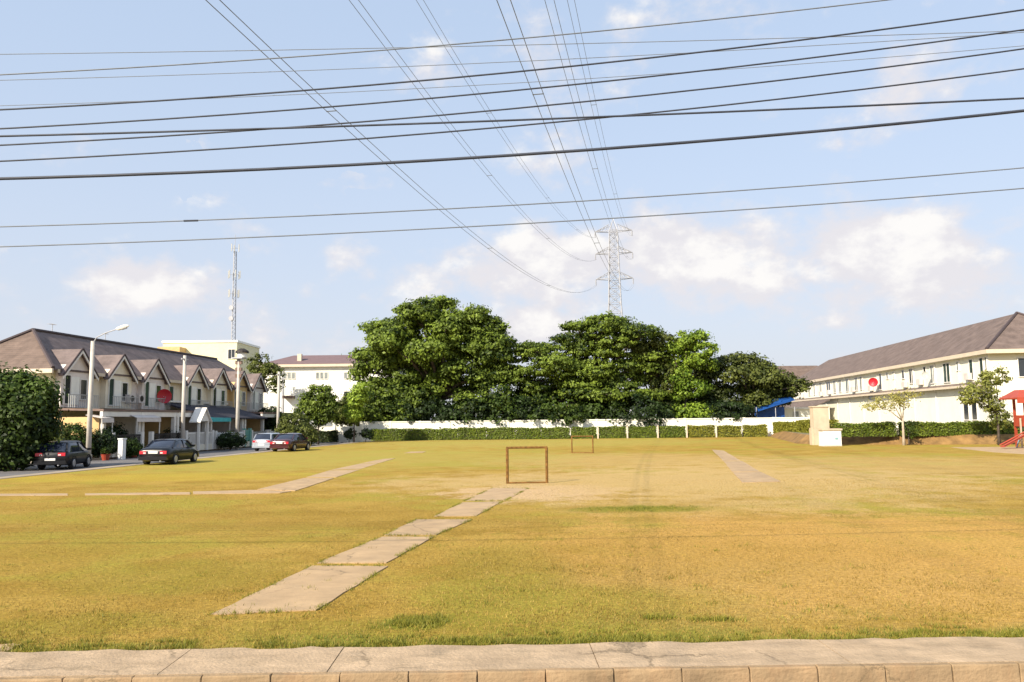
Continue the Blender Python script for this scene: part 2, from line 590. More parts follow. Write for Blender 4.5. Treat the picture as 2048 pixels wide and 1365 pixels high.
# cloud noise in direction space
nz = nd(nt, 'ShaderNodeTexNoise', Scale=9.0, Detail=9.0, Roughness=0.58)
mpn = nd(nt, 'ShaderNodeMapping')
mpn.inputs['Scale'].default_value = (1, 1, 1.5)
nt.links.new(tc.outputs['Generated'], mpn.inputs['Vector'])
nt.links.new(mpn.outputs['Vector'], nz.inputs['Vector'])
nz2 = nd(nt, 'ShaderNodeTexNoise', Scale=30.0, Detail=6.0, Roughness=0.55)
nt.links.new(mpn.outputs['Vector'], nz2.inputs['Vector'])
nsum = mth('ADD', mth('MULTIPLY', nz.outputs['Fac'], 1.0), mth('MULTIPLY', nz2.outputs['Fac'], 0.55))
nsum = mth('SUBTRACT', nsum, 0.775)
mps = nd(nt, 'ShaderNodeMapping')
mps.inputs['Scale'].default_value = (1, 1, 1.5)
mps.inputs['Location'].default_value = (-.012, 0, .035)
nt.links.new(tc.outputs['Generated'], mps.inputs['Vector'])
nz3 = nd(nt, 'ShaderNodeTexNoise', Scale=9.0, Detail=9.0, Roughness=0.58)
nt.links.new(mps.outputs['Vector'], nz3.inputs['Vector'])
edge = mth('SUBTRACT', nz.outputs['Fac'], nz3.outputs['Fac'])  # sunward noise offset: paints lit and shaded sides into the clouds
CLOUDS = [  # px, py, rx, ry, density
    (280, 572, 90, 42, 1.1), (690, 512, 48, 38, .6), (585, 585, 70, 28, .35), (590, 680, 110, 40, .5), (300, 600, 120, 30, .4),
    (880, 560, 120, 50, .6), (1065, 500, 62, 55, 1.0), (1160, 520, 90, 60, .9), (1390, 505, 185, 85, .9), (1460, 575, 170, 60, .6), (1000, 560, 260, 70, .62),
    (1765, 500, 125, 66, 1.3), (1820, 565, 160, 66, .8), (1690, 640, 60, 22, .5), (1050, 650, 70, 45, .85),
    (1100, 190, 90, 170, .40), (1525, 40, 90, 55, .52), (1810, 185, 115, 70, .62), (1850, 235, 140, 36, .4), (90, 300, 120, 26, .22),
    (1950, 470, 80, 40, .35),
]
acc = None
for (px, py, rx, ry, dn) in CLOUDS:
    v = ray(px, py).normalized()
    a0, e0 = math.atan2(v.x, v.y), math.asin(v.z)
    ra, re = rx / FPX, ry / FPX
    dx = mth('DIVIDE', mth('SUBTRACT', az, a0), ra)
    dy = mth('DIVIDE', mth('SUBTRACT', el, e0), re)
    d2 = mth('ADD', mth('MULTIPLY', dx, dx), mth('MULTIPLY', dy, dy))
    f = mth('EXPONENT', mth('MULTIPLY', d2, -0.75))
    f = mth('MULTIPLY', f, dn)
    acc = f if acc is None else mth('MAXIMUM', acc, f)
# loose cloud everywhere else
ng = nd(nt, 'ShaderNodeTexNoise', Scale=2.6, Detail=8.0, Roughness=0.55)
nt.links.new(mpn.outputs['Vector'], ng.inputs['Vector'])
gen = mth('MULTIPLY', mth('SUBTRACT', ng.outputs['Fac'], 0.5, clamp=True), 1.6)
acc = mth('MAXIMUM', acc, gen)
den = mth('ADD', acc, mth('MULTIPLY', nsum, 1.55))
mr = nd(nt, 'ShaderNodeMapRange', interpolation_type='SMOOTHSTEP')
mr.inputs['From Min'].default_value = 0.14
mr.inputs['From Max'].default_value = 0.70
mr.inputs['To Max'].default_value = 0.95
nt.links.new(mth('MULTIPLY', den, mth('GREATER_THAN', acc, 0.02)), mr.inputs['Value'])
cc = nd(nt, 'ShaderNodeMix', data_type='RGBA')
cr = nd(nt, 'ShaderNodeMapRange', interpolation_type='SMOOTHSTEP')
cr.inputs['From Min'].default_value = 0.36
cr.inputs['From Max'].default_value = 1.2
nt.links.new(mth('ADD', mth('MULTIPLY', den, .8), mth('MULTIPLY', edge, 3.6)), cr.inputs['Value'])
nt.links.new(cr.outputs[0], cc.inputs['Factor'])
cc.inputs[6].default_value = (4.75, 4.62, 4.82, 1)
cc.inputs[7].default_value = (5.8, 5.65, 5.5, 1)
mxc = nd(nt, 'ShaderNodeMix', data_type='RGBA')
nt.links.new(mr.outputs[0], mxc.inputs['Factor'])
nt.links.new(mixh.outputs[2], mxc.inputs[6])
nt.links.new(cc.outputs[2], mxc.inputs[7])
nt.links.new(mxc.outputs[2], bg.inputs['Color'])

# ------------------------------------------------------------------ ground
g = MB()
g.quad((-1500, -200, -0.22), (1500, -200, -0.22), (1500, 2500, -0.22), (-1500, 2500, -0.22))
struct(g.build('ground', M['earth']))


def kerb_y(x):                               # inner line of the kerb along the near road
    a, b = G(0, 1312), G(2048, 1281)
    return a.y + (b.y - a.y) * (x - a.x) / (b.x - a.x)


# field sheet with procedural dry grass
def grass_material():
    m = bpy.data.materials.new('dry_grass')
    m.use_nodes = True
    t = m.node_tree
    b = t.nodes['Principled BSDF']
    b.inputs['Roughness'].default_value = 0.95
    b.inputs['Specular IOR Level'].default_value = 0.1
    geo = nd(t, 'ShaderNodeNewGeometry')

    def noise(scale, detail=6.0, rough=0.6, stretch=None):
        n = nd(t, 'ShaderNodeTexNoise', Scale=scale, Detail=detail, Roughness=rough)
        if stretch:
            mp = nd(t, 'ShaderNodeMapping')
            mp.inputs['Scale'].default_value = stretch
            t.links.new(geo.outputs['Position'], mp.inputs['Vector'])
            t.links.new(mp.outputs['Vector'], n.inputs['Vector'])
        else:
            t.links.new(geo.outputs['Position'], n.inputs['Vector'])
        return n.outputs['Fac']

    def mix(f, a, bb):
        x = nd(t, 'ShaderNodeMix', data_type='RGBA')
        for i, s in ((0, f), (6, a), (7, bb)):
            if isinstance(s, tuple):
                x.inputs[i].default_value = s + (1,)
            elif isinstance(s, float):
                x.inputs[i].default_value = s
            else:
                t.links.new(s, x.inputs[i])
        return x.outputs[2]

    def rng_(v, a, b2, lo=0.0, hi=1.0):
        r = nd(t, 'ShaderNodeMapRange', interpolation_type='SMOOTHSTEP')
        r.inputs['From Min'].default_value = a
        r.inputs['From Max'].default_value = b2
        r.inputs['To Min'].default_value = lo
        r.inputs['To Max'].default_value = hi
        t.links.new(v, r.inputs['Value'])
        return r.outputs[0]

    def M2(op, a, bb):
        n = nd(t, 'ShaderNodeMath', operation=op)
        for i, s in enumerate((a, bb)):
            if isinstance(s, (int, float)):
                n.inputs[i].default_value = s
            else:
                t.links.new(s, n.inputs[i])
        return n.outputs[0]

    straw = (0.412, 0.268, 0.056)
    ochre = (0.322, 0.202, 0.034)
    green = (0.22, 0.20, 0.022)
    olive = (0.335, 0.270, 0.042)
    c = mix(rng_(noise(0.55, 7, 0.65), 0.38, 0.62), straw, ochre)
    c = mix(rng_(noise(0.16, 6, 0.65), 0.47, 0.62), c, olive)
    c = mix(rng_(noise(1.9, 6, 0.7), 0.56, 0.74, 0, 0.6), c, green)
    # placed patches: (px, py, rx m, ry m, colour, strength)
    sp = nd(t, 'ShaderNodeSeparateXYZ')
    t.links.new(geo.outputs['Position'], sp.inputs[0])
    wob = noise(0.8, 5, 0.6)
    wob2 = noise(5.0, 4, 0.6)
    X, Y = sp.outputs['X'], sp.outputs['Y']
    sand = (0.51, 0.350, 0.140)
    pink = (0.57, 0.39, 0.22)
    pats = [
        (1750, 1090, 7, 6, (0.54, 0.31, 0.085), .8), (1560, 1120, 3.5, 3, (0.48, 0.28, 0.075), .5), (1900, 1180, 3, 2, (0.50, 0.28, 0.06), .6),
        (1300, 962, 11.0, 7.0, sand, .8), (1250, 920, 9.0, 10.0, sand, .55), (1080, 985, 3.2, 3.4, pink, .9), (930, 965, 4.0, 3.0, sand, .45),
        (1500, 960, 9, 10, sand, .7), (1750, 930, 12, 10, sand, .5), (1420, 1010, 5, 2.6, sand, .4), (650, 915, 17, 16, (0.38, 0.315, 0.07), .7),
        (1050, 885, 22, 18, (0.40, 0.335, 0.085), .65), (1600, 1180, 4.5, 2.5, sand, .25), (1250, 1120, 4.0, 3.0, ochre, .35), (1150, 1200, 2.2, 1.0, (0.30, 0.24, 0.03), .6),
        (1285, 1018, 1.9, 0.9, green, .95), (830, 1246, 0.45, 0.33, (0.13, 0.17, 0.02), .95), (930, 1285, 0.6, 0.16, (0.15, 0.18, 0.02), .8),
        (350, 1150, 2.2, 1.6, green, .35), (700, 1260, 2.4, 0.7, green, .45), (150, 1250, 1.6, 0.8, green, .45), (1180, 1250, 2.3, .7, green, .4),
        (1000, 1160, 1.1, 3.4, green, .4), (60, 1110, 3.0, 2.0, ochre, .6), (500, 1040, 6, 3, ochre, .45), (300, 955, 8, 3, (0.45, 0.33, 0.045), .6),
    ]
    for (px, py, rx, ry, col, st) in pats:
        q = G(px, py)
        dx = M2('DIVIDE', M2('SUBTRACT', X, q.x), rx)
        dy = M2('DIVIDE', M2('SUBTRACT', Y, q.y), ry)
        d2 = M2('ADD', M2('MULTIPLY', dx, dx), M2('MULTIPLY', dy, dy))
        d2 = M2('ADD', d2, M2('MULTIPLY', M2('SUBTRACT', wob, 0.5), 3.2))
        d2 = M2('ADD', d2, M2('MULTIPLY', M2('SUBTRACT', wob2, 0.5), 1.6))
        c = mix(M2('MULTIPLY', rng_(d2, 1.3, 0.1), st), c, col)
    # greener fringe along the kerb
    q0, q1 = G(0, 1312), G(2048, 1281)
    sl = (q1.y - q0.y) / (q1.x - q0.x)
    dist = M2('SUBTRACT', M2('SUBTRACT', Y, q0.y - sl * q0.x), M2('MULTIPLY', X, sl))
    dist = M2('ADD', dist, M2('MULTIPLY', M2('SUBTRACT', wob, 0.5), 1.6))
    c = mix(rng_(dist, 0.75, 0.0, 0, 0.75), c, (0.17, 0.195, 0.025))
    # fine grain
    fine = noise(14, 6, 0.75)
    fine2 = noise(60, 4, 0.7, (1, 0.35, 1))
    br = M2('ADD', rng_(fine, 0.3, 0.7, 0.66, 1.22), rng_(fine2, 0.3, 0.7, -0.14, 0.14))
    hv = nd(t, 'ShaderNodeHueSaturation')
    t.links.new(c, hv.inputs['Color'])
    t.links.new(br, hv.inputs['Value'])
    t.links.new(hv.outputs[0], b.inputs['Base Color'])
    bp = nd(t, 'ShaderNodeBump', Strength=0.6, Distance=0.05)
    t.links.new(M2('ADD', fine, M2('MULTIPLY', fine2, 0.6)), bp.inputs['Height'])
    t.links.new(bp.outputs['Normal'], b.inputs['Normal'])
    return m


EDGE_S = -25.3
fm = MB()
# gently uneven grid clipped between road edge on the left and far side
xs0 = np.linspace(0, 1, 60)
ys = np.concatenate([np.linspace(0, 22, 45), np.linspace(23, 100, 60)])
nv = len(xs0)
verts = []
for j, yy in enumerate(ys):
    for u in xs0:
        # left boundary follows the street edge
        Y0 = 8.0 + yy
        xl = (EDGE_S + Y0 * ST) / CT
        X0 = xl + (70 - xl) * u
        Yb = Y0 if j > 0 else kerb_y(X0)
        z = 0.007 * math.sin(X0 * 0.31 + 1) * math.cos(Yb * 0.23) * (1 if j > 2 else 0)
        verts.append((X0, Yb, z))
faces = [(j * nv + i, j * nv + i + 1, (j + 1) * nv + i + 1, (j + 1) * nv + i) for j in range(len(ys) - 1) for i in range(nv - 1)]
fm.v, fm.f = verts, faces
GM = grass_material()
struct(fm.build('lawn', GM, smooth=True))
# far-left lawn continues near the camera
xl = (EDGE_S + 8 * ST) / CT

# street on the left
rd = MB()
rd.quad(RW(-33.2, 5, -0.10), RW(-25.3, 5, -0.10), RW(-25.3, 96, -0.10), RW(-33.2, 96, -0.10))
struct(rd.build('road', M['asphalt']))
gt = MB()
gt.slab([RW(-26.1, 5, 0.02), RW(-25.2, 5, 0.02), RW(-25.2, 96, 0.02), RW(-26.1, 96, 0.02)], 0.3)
struct(gt.build('kerb_strip', M['gutter']))
pv = MB()
pv.slab([RW(-60, 5, 0.02), RW(-33.2, 5, 0.02), RW(-33.2, 100, 0.02), RW(-60, 100, 0.02)], 0.2)
struct(pv.build('forecourt', M['gutter']))

# near road in front of the kerb
nr = MB()
nr.quad((-60, -30, -0.19), (60, -30, -0.19), (60, kerb_y(60) - 0.95, -0.19), (-60, kerb_y(-60) - 0.95, -0.19))
struct(nr.build('near_road', M['asphalt']))

# kerb: a walkway band of cast pieces and a row of face blocks
q0, q1 = G(0, 1312), G(2048, 1281)
KA = math.atan2(q1.y - q0.y, q1.x - q0.x)
kerb = bpy.data.objects.new('kerb', None)
C.objects.link(kerb)
kerb.location = (0, kerb_y(0), 0)
kerb.rotation_euler = (0, 0, KA)
struct(kerb)
x = -14.0
kmesh = []
for v in range(5):
    b = MB()
    Lk = 0.62
    n0 = 8
    j = [random.uniform(-.012, .012) for _ in range(20)]
    poly = [(0.008, -0.86 + j[0]), (Lk - 0.008, -0.86 + j[1]), (Lk - 0.01, -0.70), (0.01, -0.70)]
    # rounded nose section, swept along x
    prof = [(-0.875, -0.20), (-0.868, -0.02), (-0.862, 0.018), (-0.85, 0.029), (-0.80, 0.033), (-0.795, -0.2)]
    xs_ = [0.0045, 0.012, 0.2, 0.4, Lk - 0.012, Lk - 0.0045]
    n = 0
    for k, xx in enumerate(xs_):
        end = k in (0, len(xs_) - 1)
        for (yy, zz) in prof:
            b.v.append((xx + random.uniform(-.003, .003), yy + (0.004 if end else random.uniform(-.004, .004)), zz - (0.004 if end and zz > -0.1 else 0) + random.uniform(-.003, .002)))
    P_ = len(prof)
    for k in range(len(xs_) - 1):
        for i in range(P_ - 1):
            b.f.append((k * P_ + i, k * P_ + i + 1, (k + 1) * P_ + i + 1, (k + 1) * P_ + i))
    b.f.append(tuple(range(P_)))
    b.f.append(tuple(range(len(xs_) * P_ - 1, (len(xs_) - 1) * P_ - 1, -1)))
    me = bpy.data.meshes.new('kerb_block')
    me.from_pydata(b.v, [], b.f)
    me.materials.append(M['kerbface'])
    kmesh.append(me)
while x < 14:
    o = bpy.data.objects.new('kerb_block', random.choice(kmesh))
    C.objects.link(o)
    o.parent = kerb
    o.location = (x, random.uniform(-.008, .008), random.uniform(-.004, .004))
    x += 0.62
x = -14.4
while x < 14:
    Lp = random.uniform(1.5, 2.6)
    b = MB()
    m_ = 9
    up = [(x + 0.004 + (Lp - 0.008) * i / m_, (random.uniform(-0.05, 0.04) if 0 < i < m_ else 0) - 0.0) for i in range(m_ + 1)]
    poly = [(x + 0.004, -0.792), (x + Lp - 0.004, -0.792)] + [(p[0], p[1] + 0.02) for p in reversed(up)]
    b.prism(poly, -0.15, 0.032 + random.uniform(-0.003, 0.003))
    b.build('paving_piece', M['kerb'], kerb)
    x += Lp

# concrete paths on the lawn: each path is made of cast slabs
path = bpy.data.objects.new('path', None)
C.objects.link(path)
struct(path)


def ground_slab(pts, top=0.014, wob=0.02, parent=path):
    b = MB()
    P_ = []
    n = len(pts)
    for i in range(n):
        a, c_ = pts[i], pts[(i + 1) % n]
        for k in range(6):
            q = a.lerp(c_, k / 6)
            w_ = wob if k else wob * 0.4
            P_.append((q.x + random.uniform(-w_, w_), q.y + random.uniform(-w_, w_)))
    area = sum(P_[i][0] * P_[(i + 1) % len(P_)][1] - P_[(i + 1) % len(P_)][0] * P_[i][1] for i in range(len(P_)))
    if area < 0:
        P_.reverse()
    b.prism(P_, -0.05, top)
    return b.build('slab', M['slab'], parent)


def gs(*px, **kw):
    return ground_slab([G(a, b_) for a, b_ in px], **kw)


gs((420, 1231), (632, 1222), (776, 1134), (626, 1133))
gs((634, 1128), (772, 1127), (866, 1075), (764, 1075))
gs((768, 1072), (872, 1071), (944, 1040), (834, 1040))
gs((868, 1034), (952, 1033), (1005, 1004), (925, 1006))
gs((930, 1003), (1010, 1002), (1056, 978), (985, 977))
gs((0, 1291), (40, 1291), (6, 1309), (-60, 1312))
path2 = bpy.data.objects.new('side_path', None)
C.objects.link(path2)
struct(path2)
gs((-60, 989), (135, 988), (135, 992), (-60, 993.5), parent=path2)
gs((170, 988), (380, 985.5), (380, 989.5), (170, 991.5), parent=path2)
gs((386, 984), (508, 981), (582, 983.5), (560, 987), (386, 989), parent=path2)
gs((515, 979.5), (590, 982.5), (668, 957), (608, 957), parent=path2)
gs((612, 955.5), (672, 955.5), (720, 940), (658, 942), parent=path2)
gs((662, 940.5), (722, 938.5), (757, 927.5), (722, 928), parent=path2)
gs((724, 927), (760, 926.5), (790, 917.5), (768, 918.5), parent=path2)
gs((808, 907), (845, 906), (852, 903.5), (822, 904), parent=path2)
path3 = bpy.data.objects.new('far_path', None)
C.objects.link(path3)
struct(path3)
gs((1484, 966), (1562, 964), (1522, 945), (1466, 945.5), parent=path3)
gs((1465, 944.5), (1520, 944), (1484, 923), (1447, 923.5), parent=path3)
gs((1446, 922.5), (1481, 922), (1447, 902), (1424, 900), parent=path3)
pad = bpy.data.objects.new('playground_pad', None)
C.objects.link(pad)
struct(pad)
gs((1902, 895.5), (2060, 894), (2060, 910), (1985, 905), parent=pad)
gs((2061, 894), (2200, 893), (2200, 918), (2061, 910.3), parent=pad)

# ------------------------------------------------------------------ grass blades on the near lawn (uncountable)
n = 230000
u = rng.uniform(size=n)
Yg = 8.2 + 22 * u ** 1.7
Xg = rng.uniform(-0.72, 0.72, size=n) * Yg
ky0 = kerb_y(0)
ksl = kerb_y(1) - kerb_y(0)
ok = Yg > ky0 + ksl * Xg + 0.03


def in_slab(X, Y, pts):
    ins = np.ones(len(X), bool)
    P_ = [G(*p) for p in pts]
    ar = sum(P_[i].x * P_[(i + 1) % 4].y - P_[(i + 1) % 4].x * P_[i].y for i in range(4))
    if ar < 0:
        P_.reverse()
    for i in range(4):
        a, b_ = P_[i], P_[(i + 1) % 4]
        ins &= ((b_.x - a.x) * (Y - a.y) - (b_.y - a.y) * (X - a.x)) > -0.01
    return ins


for pts in ([(420, 1231), (632, 1222), (776, 1134), (626, 1133)], [(634, 1128), (772, 1127), (866, 1075), (764, 1075)],
            [(768, 1072), (872, 1071), (944, 1040), (834, 1040)], [(868, 1034), (952, 1033), (1056, 978), (985, 977)]):
    ok &= ~in_slab(Xg, Yg, pts)
Xg, Yg = Xg[ok], Yg[ok]
n = len(Xg)


def vnoise(X, Y, s, seed):
    r = np.random.default_rng(seed)
    o = 0
    for k in range(5):
        a = r.uniform(0, 6.28)
        f = s * (1.7 ** k)
        o = o + np.sin(f * (X * math.cos(a) + Y * math.sin(a)) + r.uniform(0, 6.28) + 1.5 * np.sin(f * 0.7 * (X * math.sin(a) - Y * math.cos(a)) + k)) / (1.35 ** k)
    return o / 3.2


patch = vnoise(Xg, Yg, 1.1, 3) * 0.5 + vnoise(Xg, Yg, 4.0, 5) * 0.5


def blades(name, X, Y, h, wd, tint, m, label):
    n = len(X)
    a = rng.uniform(0, 2 * math.pi, n)
    dx, dy = np.cos(a) * wd * 0.5, np.sin(a) * wd * 0.5
    lx, ly = rng.normal(size=n) * h * 0.6, rng.normal(size=n) * h * 0.6
    z0 = np.full(n, -0.01)
    V = np.stack([np.stack([X - dx, Y - dy, z0], 1), np.stack([X + dx, Y + dy, z0], 1), np.stack([X + lx, Y + ly, h], 1)], 1).reshape(-1, 3)
    me = bpy.data.meshes.new(name)
    me.vertices.add(3 * n)
    me.vertices.foreach_set('co', V.astype(np.float32).ravel())
    me.loops.add(3 * n)
    me.loops.foreach_set('vertex_index', np.arange(3 * n, dtype=np.int32))
    me.polygons.add(n)
    me.polygons.foreach_set('loop_start', np.arange(0, 3 * n, 3, dtype=np.int32))
    me.update(calc_edges=True)
    at = me.attributes.new('tint', 'FLOAT', 'POINT')
    at.data.foreach_set('value', np.repeat(np.clip(tint, 0, 1), 3).astype(np.float32))
    me.materials.append(m)
    o = bpy.data.objects.new(name, me)
    C.objects.link(o)
    tag(o, label, 'grass', kind='stuff')
    return o


hh = np.clip(0.021 + 0.011 * patch + rng.normal(size=n) * 0.008, 0.01, 0.08)
keep = rng.uniform(size=n) < np.clip(0.55 + 0.5 * patch, 0.12, 1)
blades('dry_grass', Xg[keep], Yg[keep], hh[keep], 0.012, np.clip(0.62 - 0.45 * patch + rng.normal(size=n) * 0.2, 0, 1)[keep], L['grassy'],
       'short dry straw coloured grass covering the near lawn')
# greener longer tufts along the kerb and in the patches
cx, cy = [], []
for _ in range(520):
    X0 = random.uniform(-6.4, 6.6)
    Y0 = kerb_y(X0) + abs(random.gauss(0.0, 0.22)) + 0.02
    if vnoise(np.array([X0]), np.array([0.0]), 2.0, 9)[0] < -0.25 and random.random() < .75:
        continue
    k = random.randint(10, 40)
    cx += list(np.random.normal(X0, 0.05, k))
    cy += list(np.abs(np.random.normal(0, 0.04, k)) + Y0)
for (px, py, rx, ry, cnt) in ((830, 1246, .35, .25, 90), (930, 1285, .5, .1, 60), (1290, 1285, 1.1, .1, 110), (1430, 1240, .3, .06, 25), (1285, 1018, 1.2, .5, 90), (1310, 1236, .15, .05, 16)):
    q = G(px, py)
    for _ in range(cnt):
        X0, Y0 = random.gauss(q.x, rx * .6), random.gauss(q.y, ry * .6)
        k = random.randint(8, 26)
        cx += list(np.random.normal(X0, 0.04, k))
        cy += list(np.random.normal(Y0, 0.04, k))
for pts in ([(420, 1231), (632, 1222), (776, 1134), (626, 1133)], [(634, 1128), (772, 1127), (866, 1075), (764, 1075)],
            [(768, 1072), (872, 1071), (944, 1040), (834, 1040)], [(868, 1034), (952, 1033), (1005, 1004), (925, 1006)], [(930, 1003), (1010, 1002), (1056, 978), (985, 977)]):
    Q_ = [G(*p) for p in pts]
    for i in range(4):
        a_, b_ = Q_[i], Q_[(i + 1) % 4]
        Le = (b_ - a_).length
        for _ in range(int(Le * 26)):
            f_ = random.random()
            if math.sin(f_ * Le * 3.1 + i * 2 + a_.x * 5) < -0.35:
                continue
            p_ = a_.lerp(b_, f_)
            k = random.randint(4, 12)
            cx += list(np.random.normal(p_.x, 0.03, k))
            cy += list(np.random.normal(p_.y, 0.03, k))
for _ in range(170):
    p_ = G(random.uniform(-20, 2060), 1265 + random.uniform(-190, 20))
    k = random.randint(5, 22)
    sp_ = random.uniform(.03, .09)
    cx += list(np.random.normal(p_.x, sp_ * 1.4, k))
    cy += list(np.random.normal(p_.y, sp_, k))
cx, cy = np.array(cx), np.array(cy)
okk = cy > ky0 + ksl * cx + 0.0
cx, cy = cx[okk], cy[okk]
blades('green_grass', cx, cy, rng.uniform(0.02, 0.065, len(cx)), 0.011, rng.uniform(0, 1, len(cx)), L['grassg'],
       'greener grass tufts fringing the concrete kerb')

# ------------------------------------------------------------------ right-hand raised ground
e1, e2, e3 = G(1538, 874), G(1600, 888), G(1640, 890)
line = [Vector((36, 108, 0)), e1, e2 + Vector((0, 1, 0)), e3, G(1800, 890), G(2000, 889), G(2300, 887)]
line[-1] = line[-2] + Vector((30, -1.5, 0))
bk = MB()
H1 = 0.75
up1 = []
for i, p in enumerate(line):
    a = line[max(0, i - 1)]
    b_ = line[min(len(line) - 1, i + 1)]
    d = (b_ - a).normalized()
    nrm = Vector((-d.y, d.x, 0))               # to the field's outside
    if nrm.y < 0 and i > 2:
        nrm = -nrm
    if i <= 2 and nrm.x < 0:
        nrm = -nrm
    up1.append(p + nrm * 1.0 + Vector((0, 0, H1)))
fine = 6
for i in range(len(line) - 1):
    for k in range(fine):
        a0, a1 = line[i].lerp(line[i + 1], k / fine), line[i].lerp(line[i + 1], (k + 1) / fine)
        b0, b1 = up1[i].lerp(up1[i + 1], k / fine), up1[i].lerp(up1[i + 1], (k + 1) / fine)
        a0, a1 = a0 - Vector((0, 0, .05)), a1 - Vector((0, 0, .05))
        bk.quad(a0, a1, b1, b0)
struct(bk.build('bank', M['soil']))
es = MB()
es.f = [tuple(range(len(up1) + 2))]
es.v = [tuple(p - Vector((0, 0, 0.003))) for p in up1] + [(160, 60, H1), (160, 260, H1)]
es.v.append((60, 260, H1))
es.f = [tuple(range(len(es.v)))]
struct(es.build('raised_ground', M['earth']))


# ------------------------------------------------------------------ hedges
def hedge(p0, p1, h, depth, leaf, label, z0=0.0, group='clipped hedge lengths along the field edge', dens=170, size=0.17, ends=True):
    p0, p1 = Vector(p0), Vector(p1)
    Ln = (p1 - p0).xy.length
    ang = math.atan2(p1.y - p0.y, p1.x - p0.x)
    t = thing('hedge', label, 'hedge', (p0.x, p0.y, z0), ang, group)
    b = MB()
    b.box(0.12, Ln - 0.12, 0.1, depth - 0.1, 0.0, h - 0.1)
    b.build('stems', M['hcore'], t)
    n1 = int(Ln * h * dens)
    n2 = int(Ln * depth * dens)
    P1 = np.stack([rng.uniform(0, Ln, n1), rng.normal(0.06, 0.05, n1), rng.uniform(0.02, h, n1)], 1)
    N1 = np.tile([0, -1, 0.4], (n1, 1))
    P2 = np.stack([rng.uniform(0, Ln, n2), rng.uniform(0, depth, n2), rng.normal(h - 0.04, 0.05, n2)], 1)
    P2[:, 2] += 0.05 * np.sin(P2[:, 0] * 2.3 + p0.x)
    N2 = np.tile([0, -.2, 1.0], (n2, 1))
    n3 = int(depth * h * dens)
    P3 = np.stack([rng.choice([0.02, Ln - 0.02], n3), rng.uniform(0, depth, n3), rng.uniform(0.02, h, n3)], 1)
    N3 = np.stack([np.where(P3[:, 0] < 1, -1.0, 1.0), np.zeros(n3), np.zeros(n3)], 1)
    P = np.concatenate([P1, P2, P3])
    N = np.concatenate([N1, N2, N3]).astype(float)
    T = 0.45 + 0.3 * vnoise(P[:, 0] + p0.x, P[:, 2], 2.2, 4) + rng.normal(size=len(P)) * 0.16
    leaves_mesh('foliage', P, N, size, T, L[leaf], t, 0.7)
    return t


WALL_Y = 96.3
hx = [742, 800, 858, 916, 974, 1032, 1084, 1140, 1196, 1255, 1316, 1374, 1433, 1486, 1538]
words = ['first hedge length from the left along the far white wall', 'far hedge length just right of the white sack', 'far hedge length under the big tree trunk',
         'far hedge length under the big tree, left of the near goal', 'far hedge length left above the near goal', 'far hedge length right above the near goal',
         'far hedge length between the two goals', 'far hedge length directly behind the far goal', 'far hedge length first right of the far goal', 'far hedge length second right of the far goal',
         'far hedge length third right of the far goal', 'far hedge length beneath the light green tree', 'far hedge length above the far end of the right path',
         'last far hedge length before the right corner']
for i in range(len(hx) - 1):
    a, b_ = D(hx[i], 878, 94.5), D(hx[i + 1], 878, 94.5)
    gap = 0.16 if i >= 7 else 0.0
    hedge((a.x + gap, 94.4, 0), (b_.x - gap, 94.4, 0), 1.32 + random.uniform(-.05, .05), 0.9, 'hedge' if i < 11 else 'hedgey', words[i])
# slanting hedge on the right edge
a, b_ = e1 + Vector((0.6, 0.3, 0)), e3 + Vector((1.6, 2.2, 0))
pm = a.lerp(b_, 0.5)
hedge(pm, b_, 1.45, 0.9, 'hedgey', 'olive hedge slanting back from the tan pillar, nearer half', 0.45, dens=190)
hedge(a, pm, 1.3, 0.9, 'hedgey', 'olive hedge slanting back from the tan pillar, farther half', 0.35, dens=190)
rh = [(1686, 1745), (1745, 1803), (1815, 1880), (1880, 1940), (1940, 2001)]
rl = ['right hedge length beside the white cabinet', 'light leaved right hedge length left of the young tree', 'right hedge length just right of the young tree',
      'right hedge length under the double dark window', 'right hedge length ending behind the playground tower']
for (p, q), lb in zip(rh, rl):
    a, b_ = D(p, 880, 63.6), D(q, 880, 63.6)
    hedge((a.x, 64.3, 0), (b_.x, 64.3, 0), 1.03 + random.uniform(-.05, .05), 1.0, 'hedge', lb, 0.66, dens=230, size=0.15)
a = D(2001, 880, 63.6)
hedge((a.x + .1, 64.3, 0), (a.x + 12, 64.1, 0), 0.95, 1.0, 'hedge', 'right hedge length running out of the picture behind the playground', 0.74)

# ------------------------------------------------------------------ far boundary wall
wl = thing('boundary_wall', 'long low white wall behind the clipped hedges at the far end', 'wall', (0, WALL_Y, 0))
xa, xb = D(722, 850, WALL_Y).x, D(1640, 850, WALL_Y).x
b = MB()
b.box(xa, xb, 0, 0.16, 0, 2.12)
b.build('panel', M['wwall'], wl)
b = MB()
b.box(xa - 0.05, xb + 0.05, -0.06, 0.22, 2.123, 2.25)
b.build('coping', M['wwall'], wl)
xx = xa
k = 0
while xx < xb:
    b = MB()
    b.box(-0.11, 0.11, -0.05, 0.21, 0, 2.118)
    b.box(-0.13, 0.13, -0.075, 0.235, 2.122, 2.285)
    if k == 0:
        pil = b.build('pilaster', M['wwall'], wl, loc=(xx, 0, 0))
    else:
        o = pil.copy()
        C.objects.link(o)
        o.location = (xx, 0, 0)
    k += 1
    xx += 3.53
